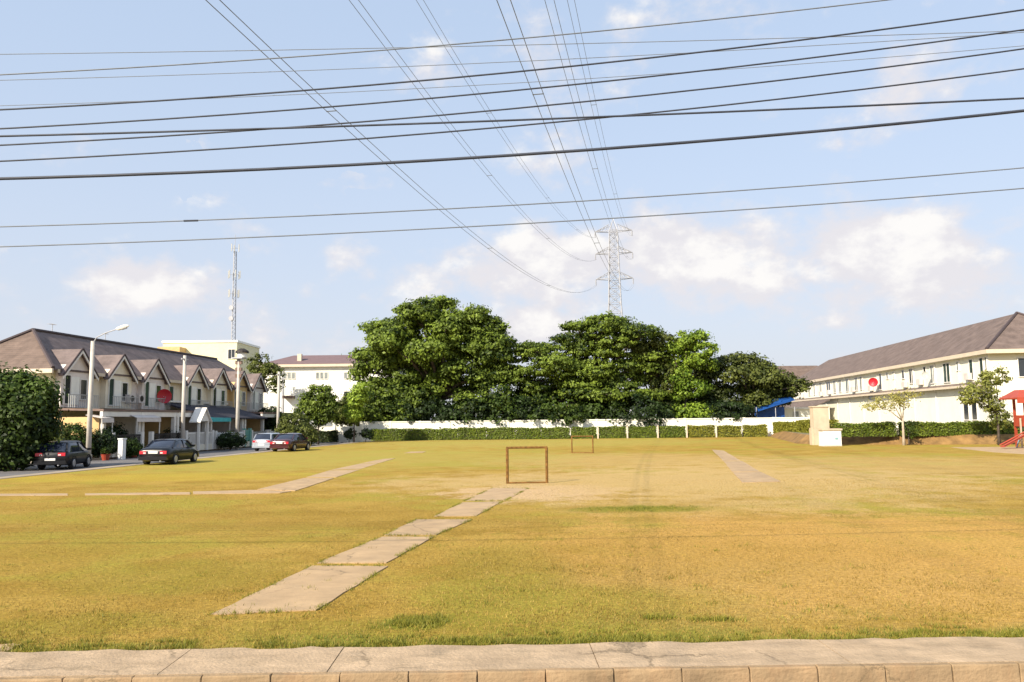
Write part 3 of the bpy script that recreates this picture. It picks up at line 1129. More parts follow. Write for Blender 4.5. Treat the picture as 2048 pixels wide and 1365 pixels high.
# short pale posts in front of the hedge gaps
pl_ = ['pale post before the hedge, just right of the far goal', 'second pale hedge post right of the far goal', 'third pale hedge post right of the far goal',
       'fourth pale hedge post right of the far goal', 'fifth pale hedge post right of the far goal, near the right path']
post0 = None
for (px, lb) in zip((1196, 1255, 1316, 1374, 1433), pl_):
    q = D(px, 878, 94.3)
    if post0 is None:
        post0 = thing('hedge_post', lb, 'post', (q.x, 94.3, 0), 0, 'pale posts between the hedge lengths')
        MB().box(-0.075, 0.075, -0.075, 0.075, 0, 1.40).build('shaft', M['fascia'], post0)
        MB().box(-0.10, 0.10, -0.10, 0.10, 1.40, 1.46).build('cap', M['fascia'], post0)
    else:
        dup(post0, (q.x, 94.3, 0), 0, lb)
# lower cream wall to the left of it
wl2 = thing('side_wall', 'lower cream wall with piers behind the two small trees', 'wall', (0, 90.5, 0))
xa2, xb2 = D(596, 850, 90.5).x, D(724, 850, 90.5).x
MB().box(xa2, xb2, 0, 0.15, 0, 1.75).build('panel', M['wwall'], wl2)
for px in (612, 634, 668, 708, 722):
    q = D(px, 850, 90.4)
    MB().box(q.x - 0.14, q.x + 0.14, -0.12, 0.24, 0, 2.0).build('pier', M['wwall'], wl2)
gate = thing('dark_gate', 'dark metal gate in the cream wall left of the small round tree', 'gate', (D(626, 850, 90.2).x, 90.25, 0))
for k in range(9):
    MB().box(-0.55 + k * 0.13, -0.49 + k * 0.13, -0.02, 0.03, 0.05, 1.5).build('bar', M['dark'], gate)
MB().box(-0.6, 0.62, -0.035, 0.035, 1.45, 1.55).build('rail', M['dark'], gate)
hedge((D(640, 870, 90).x, 89.6, 0), (D(676, 870, 90).x, 89.6, 0), 1.25, 0.7, 'shade', 'short dark hedge in front of the cream wall by the round tree', 0, group='dark shrubs by the far left corner')


# ------------------------------------------------------------------ windows
def window(parent, x, y, z, w_, h, glass='glass', frame='trim', facing='x', sign=1, mull=True):
    """frame on a wall plane; facing x: wall normal is +/-x, else -y"""
    fr = MB()
    t_ = 0.05

    def bx(mb, a0, a1, d0, d1, z0, z1):
        if facing == 'x':
            x0, x1 = sorted((x + sign * d0, x + sign * d1))
            mb.box(x0, x1, y + a0, y + a1, z0, z1)
        else:
            y0, y1 = sorted((y - d0, y - d1))
            mb.box(x + a0, x + a1, y0, y1, z0, z1)
    hw = w_ / 2
    bx(fr, -hw - t_, -hw + .02, 0.003, 0.075, z - t_, z + h + t_)
    bx(fr, hw - .02, hw + t_, 0.003, 0.075, z - t_, z + h + t_)
    bx(fr, -hw + .02, hw - .02, 0.003, 0.072, z + h - .02, z + h + t_)
    bx(fr, -hw + .02, hw - .02, 0.003, 0.10, z - t_, z + .02)
    if mull and w_ > 0.9:
        bx(fr, -.025, .025, 0.003, 0.065, z + .02, z + h - .02)
    f = fr.build('window', M[frame], parent)
    p = MB()
    bx(p, -hw + .022, hw - .022, 0.0, 0.03, z + .022, z + h - .022)
    p.build('pane', M[glass], f)
    return f


# ------------------------------------------------------------------ left terrace
FS = -37.5
ROT = -TH
gpx = [154, 239, 308, 391, 440, 482, 516]
gt_ = [TZ(FS + 0.6, p)[0] for p in gpx]
t_start = TZ(FS, 97)[0]
bounds = [t_start] + [(gt_[i] + gt_[i + 1]) / 2 + (0 if i != 2 else -0.9) for i in range(6)] + [gt_[-1] + 2.6]
EZ, RZ, RX, BX, OV = 6.2, 9.35, -4.0, -8.0, 0.5
slope = (RZ - EZ) / (OV - RX)
ulab = ['end-of-terrace house with hipped brown roof behind the big left bush', 'cream townhouse behind the tall lamp post, second in the left terrace',
        'townhouse with the red dish on its upper wall in the left terrace', 'townhouse with dark tiled porch roof and plain roof stretch behind the second pole',
        'townhouse with turquoise awning below its dark porch roof', 'ochre toned townhouse behind the tall pole with the box on top',
        'last gabled townhouse at the far end of the left terrace']
uwall = ['pinkish', 'cream', 'pinkish', 'cream', 'cream', 'ochre', 'pinkish']
houses = []
for i in range(7):
    t0, t1 = bounds[i], bounds[i + 1]
    W_ = t1 - t0
    gc = gt_[i] - t0
    h_ = thing('townhouse', ulab[i], 'house', RW(FS, t0), ROT, 'left terrace of gabled townhouses')
    houses.append(h_)
    wm = M[uwall[i]]
    b = MB()
    b.box(BX, 0, 0.004, W_ - 0.004, 0, EZ - 0.03)
    b.build('wall', wm if i else M['creamy'], h_)
    # gabled bay on the upper floor
    gw = 1.72
    b = MB()
    pz = 7.75
    y0, y1 = gc - gw, gc + gw
    b.v = [(0.0, y0, 3.5), (0.45, y0, 3.5), (0.45, y1, 3.5), (0.0, y1, 3.5), (0.0, y0, 6.1), (0.45, y0, 6.1), (0.45, y1, 6.1), (0.0, y1, 6.1),
           (0.45, gc, pz - .12), (-1.6, gc, pz - .12), (-1.6, y0, 6.1), (-1.6, y1, 6.1)]
    b.f = [(0, 1, 5, 4), (1, 2, 6, 5), (2, 3, 7, 6), (5, 6, 8), (0, 3, 2, 1), (4, 5, 8, 9, 10), (6, 7, 11, 9, 8)]
    b.build('gable_wall', wm, h_)
    # main roof
    eave = EZ - 0.02
    hipL = 3.9 if i == 0 else 0
    hipR = 3.9 if i == 6 else 0
    ya = -0.5 if i == 0 else 0
    yb = W_ + (0.5 if i == 6 else 0)
    b = MB()
    zb = RZ - slope * (RX - (BX - 0.5))
    th = 0.12
    b.slab([(OV, ya, eave), (OV, yb, eave), (RX, yb - hipR * (1 if hipR else 0), RZ), (RX, ya + hipL, RZ)], th)
    b.slab([(BX - 0.5, yb, zb), (BX - 0.5, ya, zb), (RX, ya + hipL, RZ), (RX, yb - hipR, RZ)], th)
    b.build('roof', M['roofl'], h_)
    if hipL:
        b = MB()
        b.slab([(BX - 0.5, ya, zb), (OV, ya, eave), (RX, ya + hipL, RZ)], th)
        b.build('hip_roof', M['roofe'], h_)
        b = MB()
        b.tube([(OV + .02, ya, eave + .05), (RX, ya + hipL, RZ + .06)], 0.13, 6)
        b.tube([(BX - .5, ya, zb + .05), (RX, ya + hipL, RZ + .06)], 0.13, 6)
        b.build('hip_ridge', M['ridge'], h_)
        MB().box(BX - 0.55, OV + 0.05, ya - 0.14, ya + 0.02, eave - 0.32, eave - 0.02).build('end_gutter', M['fascia'], h_)
        for (px, py) in ((8, 770), (52, 770)):
            tt = -1
            v = ray(px, py)
            p = RW(FS, t0)
            # end wall plane t = t0
            kk = t0 / (v.x * ST + v.y * CT)
            s_ = kk * (v.x * CT - v.y * ST) - FS
            window(h_, s_, 0.004, 3.9, 1.1, 1.3, 'glass', 'trim', 'y')
    if hipR:
        b = MB()
        b.slab([(OV, yb, eave), (BX - 0.5, yb, zb), (RX, yb - hipR, RZ)], th)
        b.build('hip_roof', M['roofl'], h_)
    b = MB()
    b.tube([(RX, ya + hipL, RZ + .05), (RX, yb - hipR, RZ + .05)], 0.13, 6)
    b.build('ridge_cap', M['ridge'], h_)
    # gable roof
    gx0, hw2 = 0.80, gw + 0.28
    zf = pz - (hw2) * (pz - 6.05) / gw
    xr = OV - (pz - EZ) / slope
    xf = OV - (zf - EZ) / slope if zf > EZ else OV
    b = MB()
    b.slab([(gx0, gc - hw2, zf), (gx0, gc, pz), (xr - 0.1, gc, pz), (xf - .05, gc - hw2, zf)], 0.1)
    b.slab([(gx0, gc, pz), (gx0, gc + hw2, zf), (xf - .05, gc + hw2, zf), (xr - 0.1, gc, pz)], 0.1)
    b.build('gable_roof', M['roofl'], h_)
    b = MB()
    for sgn in (-1, 1):
        b.v += []
        n = len(b.v)
        yo = gc + sgn * hw2
        for xx_ in (gx0 - 0.02, gx0 + 0.05):
            b.v += [(xx_, yo, zf - 0.10), (xx_, yo, zf - 0.30), (xx_, gc, pz - 0.30), (xx_, gc, pz - 0.10)]
        b.f += [(n, n + 1, n + 2, n + 3), (n + 4, n + 5, n + 6, n + 7), (n, n + 4, n + 5, n + 1), (n + 1, n + 5, n + 6, n + 2), (n + 3, n + 7, n + 4, n)]
    b.build('bargeboard', M['trim'], h_)
    b = MB()
    b.tube([(gx0 + .03, gc - hw2, zf + .02), (gx0 + .03, gc, pz + .04)], 0.07, 5)
    b.tube([(gx0 + .03, gc + hw2, zf + .02), (gx0 + .03, gc, pz + .04)], 0.07, 5)
    b.build('verge_tiles', M['ridge'], h_)
    # eaves fascia
    MB().box(OV, OV + 0.06, max(0, ya), gc - hw2, eave - 0.28, eave - 0.03).build('fascia', M['fascia'], h_)
    if yb - gc - hw2 > 0.05:
        MB().box(OV, OV + 0.06, gc + hw2, yb, eave - 0.28, eave - 0.03).build('fascia', M['fascia'], h_)
    # upper openings
    window(h_, 0.45, gc - 1.05, 3.75, 0.62, 2.05, ['glass', 'glassg', 'glassg', 'glassg', 'glass', 'glass', 'glassl'][i], 'trim')
    window(h_, 0.45, gc + 0.75, 4.1, 0.75, 1.45, ['glass', 'glass', 'glass', 'glass', 'glassg', 'glass', 'glass'][i], 'trim')
    if i == 3:
        window(h_, 0.0, 1.0, 3.9, 0.7, 1.7, 'glassg', 'trim')
    # pale panel between openings, balcony rail
    MB().box(0.453, 0.49, gc - 0.62, gc + 0.28, 3.7, 5.7).build('wall_panel', M['white'] if i not in (5,) else M['creamy'], h_)
    b = MB()
    b.box(1.02, 1.07, gc - 1.7, gc + 1.7, 4.38, 4.43)
    for k in range(16):
        yy = gc - 1.68 + k * 0.224
        b.box(1.03, 1.06, yy, yy + 0.025, 3.5, 4.38)
    b.build('balcony_rail', M['grill'], h_)
    # ground floor
    window(h_, 0.0, gc + 1.1, 1.0, 1.3, 1.3, 'glass', 'trim')
    b = MB()
    b.box(0.003, 0.05, gc - 1.5, gc + 0.1, 0.02, 2.3)
    b.build('door', M['door'] if i % 2 else M['dark'], h_)
    if i in (0, 1, 2, 5, 6):
        b = MB()
        b.slab([(0.003, 0.02, 3.46), (4.0, 0.02, 3.34), (4.0, W_ - 0.02, 3.34), (0.003, W_ - 0.02, 3.46)], 0.15)
        b.build('porch_roof', M['brown'], h_)
        MB().box(3.75, 3.95, 0.02, W_ - 0.02, 2.82, 3.17).build('porch_beam', M['trim'], h_)
        for yy in (0.25, W_ - 0.25):
            MB().box(3.7, 3.98, yy - 0.14, yy + 0.14, 0.02, 2.82).build('column', M['trim'], h_)
        MB().box(0.0, 3.7, 0.02, 0.14, 0.02, 2.8).build('party_wall', M['ochre'] if i != 1 else M['cream'], h_)
    else:
        b = MB()
        b.slab([(0.003, 0.0, 4.15), (4.5, 0.0, 2.78), (4.5, W_, 2.78), (0.003, W_, 4.15)], 0.14)
        b.build('porch_roof', M['roofd'], h_)
        MB().box(0.1, 0.3, 0.05, W_ - .05, 4.17, 4.32).build('flashing', M['trim'], h_)
        for yy in (0.3, W_ - 0.3):
            MB().box(4.0, 4.25, yy - 0.11, yy + 0.11, 0.02, 2.72).build('column', M['trim'], h_)
        MB().box(0.0, 3.7, 0.02, 0.14, 0.02, 2.9).build('party_wall', M['pinkish'], h_)
for (hi_, px_) in ((0, 96), (2, 204)):
    ta_ = TZ(FS + RX, px_)[0]
    aer = thing('tv_aerial', ['thin aerial on the hipped ridge left of the lamp post', '', 'thin aerial on the terrace ridge just right of the lamp post'][hi_], 'aerial', RW(FS + RX, ta_, RZ), ROT, 'aerials on the left terrace')
    MB().tube([(0, 0, 0), (0, 0, .75)], .03, 5).build('mast', M['steel'], aer)
    for k in range(4):
        MB().tube([(-.25 + .03 * k, -.3 + k * .2, .7), (.25 - .03 * k, -.3 + k * .2, .7)], .015, 4).build('element', M['steel'], aer)
    MB().tube([(0, -.35, .7), (0, .4, .7)], .018, 4).build('boom', M['steel'], aer)
# little white porch gable and awnings
tg, zg = TZ(FS + 4.6, 402)
b = MB()
h4 = houses[3]
pg = thing('porch_gable', 'small white gabled gatehouse roof in front of the dark porch roof', 'porch', RW(FS + 4.8, tg), ROT)
for yy in (-.75, .75):
    MB().box(-0.09, 0.09, yy - 0.09, yy + 0.09, 0.02, 2.44).build('column', M['trim'], pg)
b.v = [(0.13, -.9, 2.45), (0.13, .9, 2.45), (0.13, 0, 3.45), (-0.13, -.9, 2.45), (-0.13, .9, 2.45), (-0.13, 0, 3.45)]
b.f = [(0, 1, 2), (5, 4, 3), (0, 3, 4, 1)]
b.build('pediment', M['trim'], pg)
b = MB()
b.slab([(0.3, -1.05, 2.42), (0.3, 0, 3.6), (-0.7, 0, 3.6), (-0.7, -1.05, 2.42)], 0.08)
b.slab([(0.3, 0, 3.6), (0.3, 1.05, 2.42), (-0.7, 1.05, 2.42), (-0.7, 0, 3.6)], 0.08)
b.build('roof', M['trim'], pg)


def awning(label, s_, pxa, pxb, z_hi, z_lo, proj, m):
    ta, tb = TZ(s_, pxa)[0], TZ(s_, pxb)[0]
    a_ = thing('awning', label, 'awning', RW(s_ - proj, ta), ROT, 'fabric awnings over the left front yards')
    Wd = tb - ta
    b = MB()
    b.slab([(0, 0, z_hi), (proj, 0, z_lo), (proj, Wd, z_lo), (0, Wd, z_hi)], 0.04)
    b.slab([(proj, 0, z_lo - .05), (proj + .02, 0, z_lo - .3), (proj + .02, Wd, z_lo - .3), (proj, Wd, z_lo - .05)], 0.02)
    b.build('canvas', M[m], a_)
    for yy in (0.1, Wd - 0.1):
        MB().tube([(proj - .05, yy, 0.02), (proj - .05, yy, z_lo - 0.05)], 0.04, 6).build('post', M['trim'], a_)
    return a_


awning('turquoise awning hanging under the dark porch roof', -32.9, 414, 462, 3.05, 2.72, 1.1, 'turq')
awning('wide pale awning left of the dark porch roof', -33.0, 274, 322, 3.25, 2.75, 1.4, 'canvas')
awning('narrow pale awning over the yard right of the lamp post', -33.2, 204, 228, 2.95, 2.72, 1.2, 'canvas')

# red dish, air conditioner
t_, z_ = TZ(FS + 0.75, 323, 793)
dish = thing('satellite_dish', 'round red satellite dish on the upper wall of the left terrace', 'satellite dish', RW(FS + 0.95, t_, z_), -0.85, 'red satellite dishes')
b = MB()
R_ = 0.62
rings = 5
segs = 18
b.v.append((0.0, 0, 0))
for r in range(1, rings + 1):
    for k in range(segs):
        a_ = 2 * math.pi * k / segs
        rr = R_ * r / rings
        b.v.append((0.18 * (r / rings) ** 2, rr * math.cos(a_), rr * math.sin(a_)))
for k in range(segs):
    b.f.append((0, 1 + k, 1 + (k + 1) % segs))
    for r in range(rings - 1):
        a0 = 1 + r * segs
        b.f.append((a0 + k, a0 + segs + k, a0 + segs + (k + 1) % segs, a0 + (k + 1) % segs))
b.build('reflector', M['crimson'], dish, smooth=True)
MB().tube([(0.05, 0, -0.6), (0.5, 0, -0.05)], 0.02, 5).build('feed_arm', M['steel'], dish)
MB().tube([(0.0, 0, 0), (-0.3, 0, -0.2)], 0.04, 5).build('bracket', M['steel'], dish)


def ac(label, t_, z_):
    a_ = thing('air_conditioner', label, 'air conditioner', RW(FS + 0.01, t_, z_), ROT, 'outdoor air conditioner units on the left terrace')
    MB().box(0.45, 0.85, -0.45, 0.45, 0, 0.65).build('casing', M['canvas'], a_)
    b = MB()
    b.tube([(0.851, -0.08, 0.33), (0.875, -0.08, 0.33)], 0.25, 14)
    b.build('fan_grille', M['dark'], a_)
    MB().box(0.0, 0.8, -0.35, -0.3, -0.06, -0.01).build('bracket', M['steel'], a_)
    return a_


t1_, z1_ = TZ(FS + .8, 264, 806)
ac('beige outdoor air conditioner above the porch, left of the red dish', t1_, z1_)
t1_, z1_ = TZ(FS + .8, 283, 806)
ac('smaller looking air conditioner nearest the red dish', t1_, z1_)

# front fences and gates on the street line
FENCE_S = -32.9
fl = ['dark pickets', 'grey pickets', 'pale', 'white', 'green', 'grey', 'pale']


def fence(ta, tb, label, m, hgt=1.55, pillar='trim', group='front yard fences of the left terrace', step=0.16):
    f_ = thing('front_fence', label, 'fence', RW(FENCE_S, ta), ROT, group)
    W_ = tb - ta
    MB().box(-0.08, 0.08, 0.15, W_ - 0.15, 0.02, 0.5).build('base_wall', M['cream'], f_)
    for yy in (0.0, W_ - 0.02):
        MB().box(-0.14, 0.14, yy - 0.14, yy + 0.14, 0.02, hgt + 0.15).build('pillar', M[pillar], f_)
    MB().box(-0.03, 0.03, 0.15, W_ - 0.15, hgt - 0.12, hgt - 0.06).build('rail', M[m], f_)
    yy = 0.22
    first = None
    while yy < W_ - 0.2:
        if first is None:
            first = MB().box(-0.02, 0.02, -0.03, 0.03, 0.5, hgt).build('picket', M[m], f_, loc=(0, yy, 0))
        else:
            o = first.copy()
            C.objects.link(o)
            o.location = (0, yy, 0)
        yy += step
    return f_


fence(bounds[0] + .2, bounds[1] - 1.0, 'dark picket fence behind the leftmost parked car', 'dark')
fence(bounds[1] + .3, bounds[2] - .3, 'dark picket fence just right of the tall lamp post', 'dark')
fence(bounds[2] + .3, bounds[3] - .3, 'pale picket fence partly behind the black sedan', 'trim')
fence(bounds[3] + .3, bounds[4] - .9, 'white picket fence right of the black sedan under the small gable', 'whitep', 1.45, step=0.13)
fence(bounds[4] - .75, bounds[4] + .5, 'narrow sea-green gate under the turquoise awning', 'mesh', 1.6, 'mesh', step=0.09)
fence(bounds[4] + .8, bounds[5] - .3, 'grey picket fence behind the tall pole with the box', 'grill', 1.4)
fence(bounds[5] + .3, bounds[6] - .3, 'pale picket fence left of the silver car', 'trim', 1.4)
fence(bounds[6] + .3, bounds[7] - .1, 'pale picket fence behind the silver car at the terrace end', 'trim', 1.3)


# yard plants, pots and oddments
def shrub(label, px, s_, w_, h, leaf='shade', name='shrub', z0=0.02, dens=26, group='potted and planted shrubs along the left yards', size=.16):
    t_ = TZ(s_, px)[0]
    p = RW(s_, t_, z0)
    lob = [(0, 0, h * .55, w_ * .5, w_ * .45, h * .42, int(dens * w_ * h) + 10), (w_ * .25, .1, h * .4, w_ * .35, w_ * .35, h * .3, int(dens * w_ * h * .5) + 6),
           (-w_ * .25, -.1, h * .38, w_ * .33, w_ * .3, h * .3, int(dens * w_ * h * .5) + 6)]
    return tree(name, label, p, lob, leaf, size, 22, .32, h * .3, 0.05, group=group, cat='shrub')


shrub('dark leafy shrub beside the lamp post base', 205, -33.4, 1.9, 2.0)
shrub('tall dark shrub behind the rear of the black sedan, left one', 232, -34.2, 1.7, 2.3)
shrub('low green shrub just left of the black sedan', 262, -32.3, 1.3, 1.3, 'deep')
shrub('bushy shrub behind the leftmost parked car roof', 146, -34.5, 2.2, 2.4, 'deep')
shrub('small olive bush by the yellow wall behind the leftmost parked car', 112, -35.0, 1.7, 2.2, 'olive')
shrub('rounded green bush at the foot of the tall pole with the box', 462, -31.7, 2.1, 1.5, 'shade')
shrub('dark bush inside the porch behind the black sedan', 345, -34.2, 1.9, 2.0)
shrub('bushy tree-like shrub behind the silver car', 540, -34.5, 3.4, 4.0, 'shade', size=.2)
shrub('brown-green shrub behind the maroon car roof', 588, -29.5, 3.0, 3.2, 'olive', size=.2)
shrub('yellowish shrub between the maroon car and the round tree', 607, -28.0, 2.6, 2.2, 'olive', size=.2)

t_ = TZ(-32.0, 246)[0]
ws = thing('white_pillar', 'narrow white letterbox pillar standing left of the black sedan', 'pillar', RW(-31.6, TZ(-31.6, 246)[0]), ROT)
MB().box(-0.16, 0.16, -0.2, 0.2, -0.1, 1.25).build('shaft', M['whitep'], ws)
MB().box(-0.2, 0.2, -0.24, 0.24, 1.25, 1.33).build('cap', M['whitep'], ws)


def pot(label, px, s_, r=0.25, h=0.45, m='red'):
    p = thing('plant_pot', label, 'pot', RW(s_, TZ(s_, px)[0], -0.1), 0, 'plant pots along the left street')
    MB().tube([(0, 0, 0), (0, 0, h * .9), (0, 0, h)], [r * .7, r, r * 1.08], 12).build('pot_body', M[m], p)
    P, N, T = crown_points([(0, 0, h + .2, r * 1.1, r * 1.1, .22, 10)], .15, 14)
    leaves_mesh('foliage', P, N, .12, T, L['deep'], p)


pot('reddish pot at the foot of the big left bush', 24, -31.9, .42, .62)
pot('small red-brown pot near the lamp post base', 214, -32.2, .28, .4)
pot('terracotta pot with a plant left of the black sedan', 270, -32.6, .3, .7)


# ------------------------------------------------------------------ parked cars
def car(label, loc, rotz, paint, Ln=4.5, Wd=1.75, Hh=1.45, style='sedan'):
    """local +y is the direction the car faces; rear at y=-Ln/2"""
    t = thing('parked_car', label, 'car', loc, rotz, 'cars parked along the left street')
    L2, W2 = Ln / 2, Wd / 2
    belt = 0.93
    if style == 'sedan':
        st = [(-L2, .42, .80, .86), (-L2 + .06, .34, .90, .93), (-L2 + .35, .22, .97, .985), (-L2 + .9, .20, .99, 1.0), (-.9, .20, .97, 1.0), (0, .20, .95, 1.0), (.75, .20, .93, 1.0),
              (1.15, .20, .90, 1.0), (L2 - .7, .22, .80, .98), (L2 - .2, .26, .70, .93), (L2 - .03, .34, .60, .84), (L2, .42, .52, .76)]
        gh = [(-L2 + .62, 0.0), (-L2 + 1.28, .90), (-L2 + 1.75, 1.0), (.1, 1.0), (.55, .93), (1.30, 0.0)]
    else:
        st = [(-L2, .42, .86, .86), (-L2 + .06, .34, .95, .94), (-L2 + .3, .24, .98, .99), (-.9, .22, .98, 1.0), (0, .22, .97, 1.0), (.75, .22, .96, 1.0),
              (1.15, .22, .94, 1.0), (L2 - .6, .24, .86, .98), (L2 - .15, .28, .74, .92), (L2, .42, .56, .78)]
        gh = [(-L2 + .10, 0.0), (-L2 + .45, .88), (-L2 + .8, 1.0), (0.0, 1.0), (.45, .93), (1.15, 0.0)]
    # body shell
    b = MB()
    cols = [(-.84, 0), (-.97, .12), (-1.0, .5), (-.97, .8), (-.88, .97), (-.6, 1.03), (0, 1.05), (.6, 1.03), (.88, .97), (.97, .8), (1.0, .5), (.97, .12), (.84, 0)]
    K = len(cols)
    for (y, z0, z1, wf) in st:
        for (cx_, cz_) in cols:
            b.v.append((cx_ * W2 * wf, y, z0 + (z1 - z0) * cz_))
    for i in range(len(st) - 1):
        for k in range(K - 1):
            b.f.append((i * K + k, i * K + k + 1, (i + 1) * K + k + 1, (i + 1) * K + k))
        b.f.append((i * K + K - 1, i * K, (i + 1) * K, (i + 1) * K + K - 1))
    b.f.append(tuple(range(K - 1, -1, -1)))
    b.f.append(tuple(range((len(st) - 1) * K, len(st) * K)))
    b.build('body', M[paint], t, smooth=True)
    # greenhouse
    b = MB()
    gz = Hh - belt
    gc_ = [(-.92, 0), (-.86, .35), (-.76, .85), (-.66, .98), (0, 1.0), (.66, .98), (.76, .85), (.86, .35), (.92, 0)]
    K2 = len(gc_)
    for (y, hf) in gh:
        for (cx_, cz_) in gc_:
            b.v.append((cx_ * W2, y if True else y, belt - .02 + (gz + .02) * cz_ * hf))
    for i in range(len(gh) - 1):
        for k in range(K2 - 1):
            b.f.append((i * K2 + k, i * K2 + k + 1, (i + 1) * K2 + k + 1, (i + 1) * K2 + k))
    b.build('window_glass', M['cglass'], t, smooth=True)
    # roof skin and pillars, slightly proud
    b = MB()
    ro = [g_ for g_ in gh if g_[1] > .85]
    for (y, hf) in ro:
        for cx_, cz_ in ((-.775, .86), (-.66, 1.0), (0, 1.025), (.66, 1.0), (.775, .86)):
            b.v.append((cx_ * W2, y, belt + gz * cz_ * hf + .006))
    for i in range(len(ro) - 1):
        for k in range(4):
            b.f.append((i * 5 + k, i * 5 + k + 1, (i + 1) * 5 + k + 1, (i + 1) * 5 + k))
    b.build('roof', M[paint], t, smooth=True)
    b = MB()
    for sx in (-1, 1):
        ya0, ya1 = gh[0][0], gh[1][0]
        b.tube([(sx * .88 * W2, ya0 + .08, belt + .02), (sx * .74 * W2, ya1 + .02, belt + gz * .86)], .045, 5)
        b.tube([(sx * .88 * W2, gh[-1][0] - .06, belt), (sx * .76 * W2, gh[-2][0], belt + gz * .84)], .035, 5)
        b.tube([(sx * .90 * W2, -.12, belt), (sx * .775 * W2, -.12, belt + gz * .88)], .035, 5)
    b.build('pillars', M[paint], t)
    # wheels
    for yy in (-L2 + .92, L2 - .88):
        for sx in (-1, 1):
            wh = MB()
            xo, xi = sx * (W2 + .005), sx * (W2 - .2)
            wh.tube([(xi, yy, .315), (sx * (W2 - .03), yy, .315), (xo, yy, .315)], [.315, .315, .295], 18)
            wo = wh.build('wheel', M['tyre'], t, smooth=False)
            MB().tube([(xo, yy, .315), (xo + sx * .012, yy, .315)], [.20, .18], 12).build('rim', M['rim'], wo)
        # dark arch rings
    b = MB()
    for yy in (-L2 + .92, L2 - .88):
        for sx in (-1, 1):
            pts = [(sx * (W2 - .012), yy + .37 * math.cos(a_), .315 + .37 * math.sin(a_)) for a_ in np.linspace(0.05, math.pi - .05, 10)]
            b.tube(pts, .028, 5)
    b.build('wheel_arches', M['tyre'], t)
    # lamps
    zb_ = .72 if style == 'sedan' else .82
    for sx in (-1, 1):
        tl = MB()
        x0, x1 = sorted((sx * W2 * .44, sx * W2 * .86))
        tl.box(x0, x1, -L2 - .012, -L2 + .08, zb_ - .085, zb_ + .085)
        to_ = tl.build('tail_light', M['tail'], t)
        x0, x1 = sorted((sx * W2 * .46, sx * W2 * .62))
        MB().box(x0, x1, -L2 - .02, -L2 - .013, zb_ - .06, zb_ + .01).build('reversing_lens', M['clear'], to_)
        hl = MB()
        x0, x1 = sorted((sx * W2 * .40, sx * W2 * .80))
        hl.box(x0, x1, L2 - .28, L2 - .03, .58, .68)
        hl.build('headlight', M['clear'], t)
        MB().box(sx * (W2 + .08) - .09, sx * (W2 + .08) + .09, .78, .90, .95, 1.06).build('wing_mirror', M[paint], t)
        for yd in (-.5, .55):
            MB().box(*sorted((sx * (W2 * .985), sx * (W2 + .012))), yd - .1, yd + .05, .80, .83).build('door_handle', M[paint], t)
    MB().box(-.26, .26, -L2 - .022, -L2 + .01, (.66 if style == 'sedan' else .50), (.80 if style == 'sedan' else .62)).build('number_plate', M['plate'], t)
    b = MB()
    b.box(-W2 * .9, W2 * .9, -L2 - .06, -L2 + .2, .30, .50)
    b.build('rear_bumper', M[paint], t)
    b = MB()
    b.box(-W2 * .82, W2 * .82, L2 - .2, L2 + .03, .28, .45)
    b.build('front_bumper', M[paint], t)
    b = MB()
    b.tube([(W2 * .5, -L2 + .1, .26), (W2 * .5, -L2 - .08, .25)], .03, 8)
    b.build('exhaust', M['steel'], t)
    return t


def on_road(px, py, ahead=0.0):
    q = G(px, py, -0.0)
    return q


q = G(311, 931)
car('black sedan parked with its tail to the camera at the lawn edge', (q.x - .1, q.y + 2.2, -0.02), ROT + math.radians(4.0), 'blackp', 4.4, 1.76, 1.42)
q = G(94, 938)
car('dark hatchback parked beside the big left bush', (q.x - .25, q.y + 2.1, -0.09), ROT + math.radians(14.0), 'greyp', 3.9, 1.72, 1.5, 'hatch')
q = G(527, 901)
car('silver car with bright rear window beyond the black sedan', (q.x, q.y + 2.1, -0.09), ROT, 'silver', 4.2, 1.72, 1.48, 'hatch')
q = G(567, 904)
car('dark maroon sedan parked nearest the far left hedge', (q.x, q.y + 2.2, -0.03), ROT - math.radians(3), 'maroon', 4.5, 1.75, 1.44)


# ------------------------------------------------------------------ poles on the left street
def lamp_pole(label, px, py_top, s_, arm=True, r=0.15):
    t_, zt = TZ(s_, px, py_top)
    p = thing('lamp_post' if arm else 'utility_pole', label, 'lamp post' if arm else 'pole', RW(s_, t_, -0.1), ROT)
    b = MB()
    b.tube([(0, 0, 0), (0, 0, zt * .5), (0, 0, zt)], [r * 1.15, r, r * .85], 10)
    b.build('shaft', M['concrete'], p, smooth=True)
    return p, t_, zt


p, tt, zt = lamp_pole('tall pale lamp post with curved arm left of the black sedan', 186, 680, -32.6)
b = MB()
b.tube([(0, 0, zt - .15), (.25, 0, zt + .25), (.9, 0, zt + .55), (1.75, 0, zt + .80)], .035, 7)
b.build('arm', M['steel'], p)
b = MB()
b.tube([(1.6, 0, zt + .78), (1.75, 0, zt + .80), (2.15, 0, zt + .92), (2.45, 0, zt + .98)], [.06, .13, .15, .05], 8)
b.build('lamp_head', M['trim'], p)
b = MB()
b.tube([(2.0, 0, zt + .80), (2.3, 0, zt + .88)], [.10, .10], 8)
b.build('lamp_lens', M['steel'], p)
p, tt, zt = lamp_pole('slim pale pole rising behind the black sedan', 370, 709, -32.6, False)
MB().box(-.05, .05, -.5, .5, zt - .35, zt - .25).build('crossarm', M['steel'], p)
p, tt, zt = lamp_pole('tall pole carrying a white box with dark cap', 478, 716, -32.0, False, .16)
MB().box(-.5, .5, -.45, .55, zt, zt + .12).build('platform', M['steel'], p)
b = MB()
b.tube([(0.25, 0.1, zt + .12), (0.25, 0.1, zt + .55)], .42, 14)
b.build('white_housing', M['whitep'], p)
b = MB()
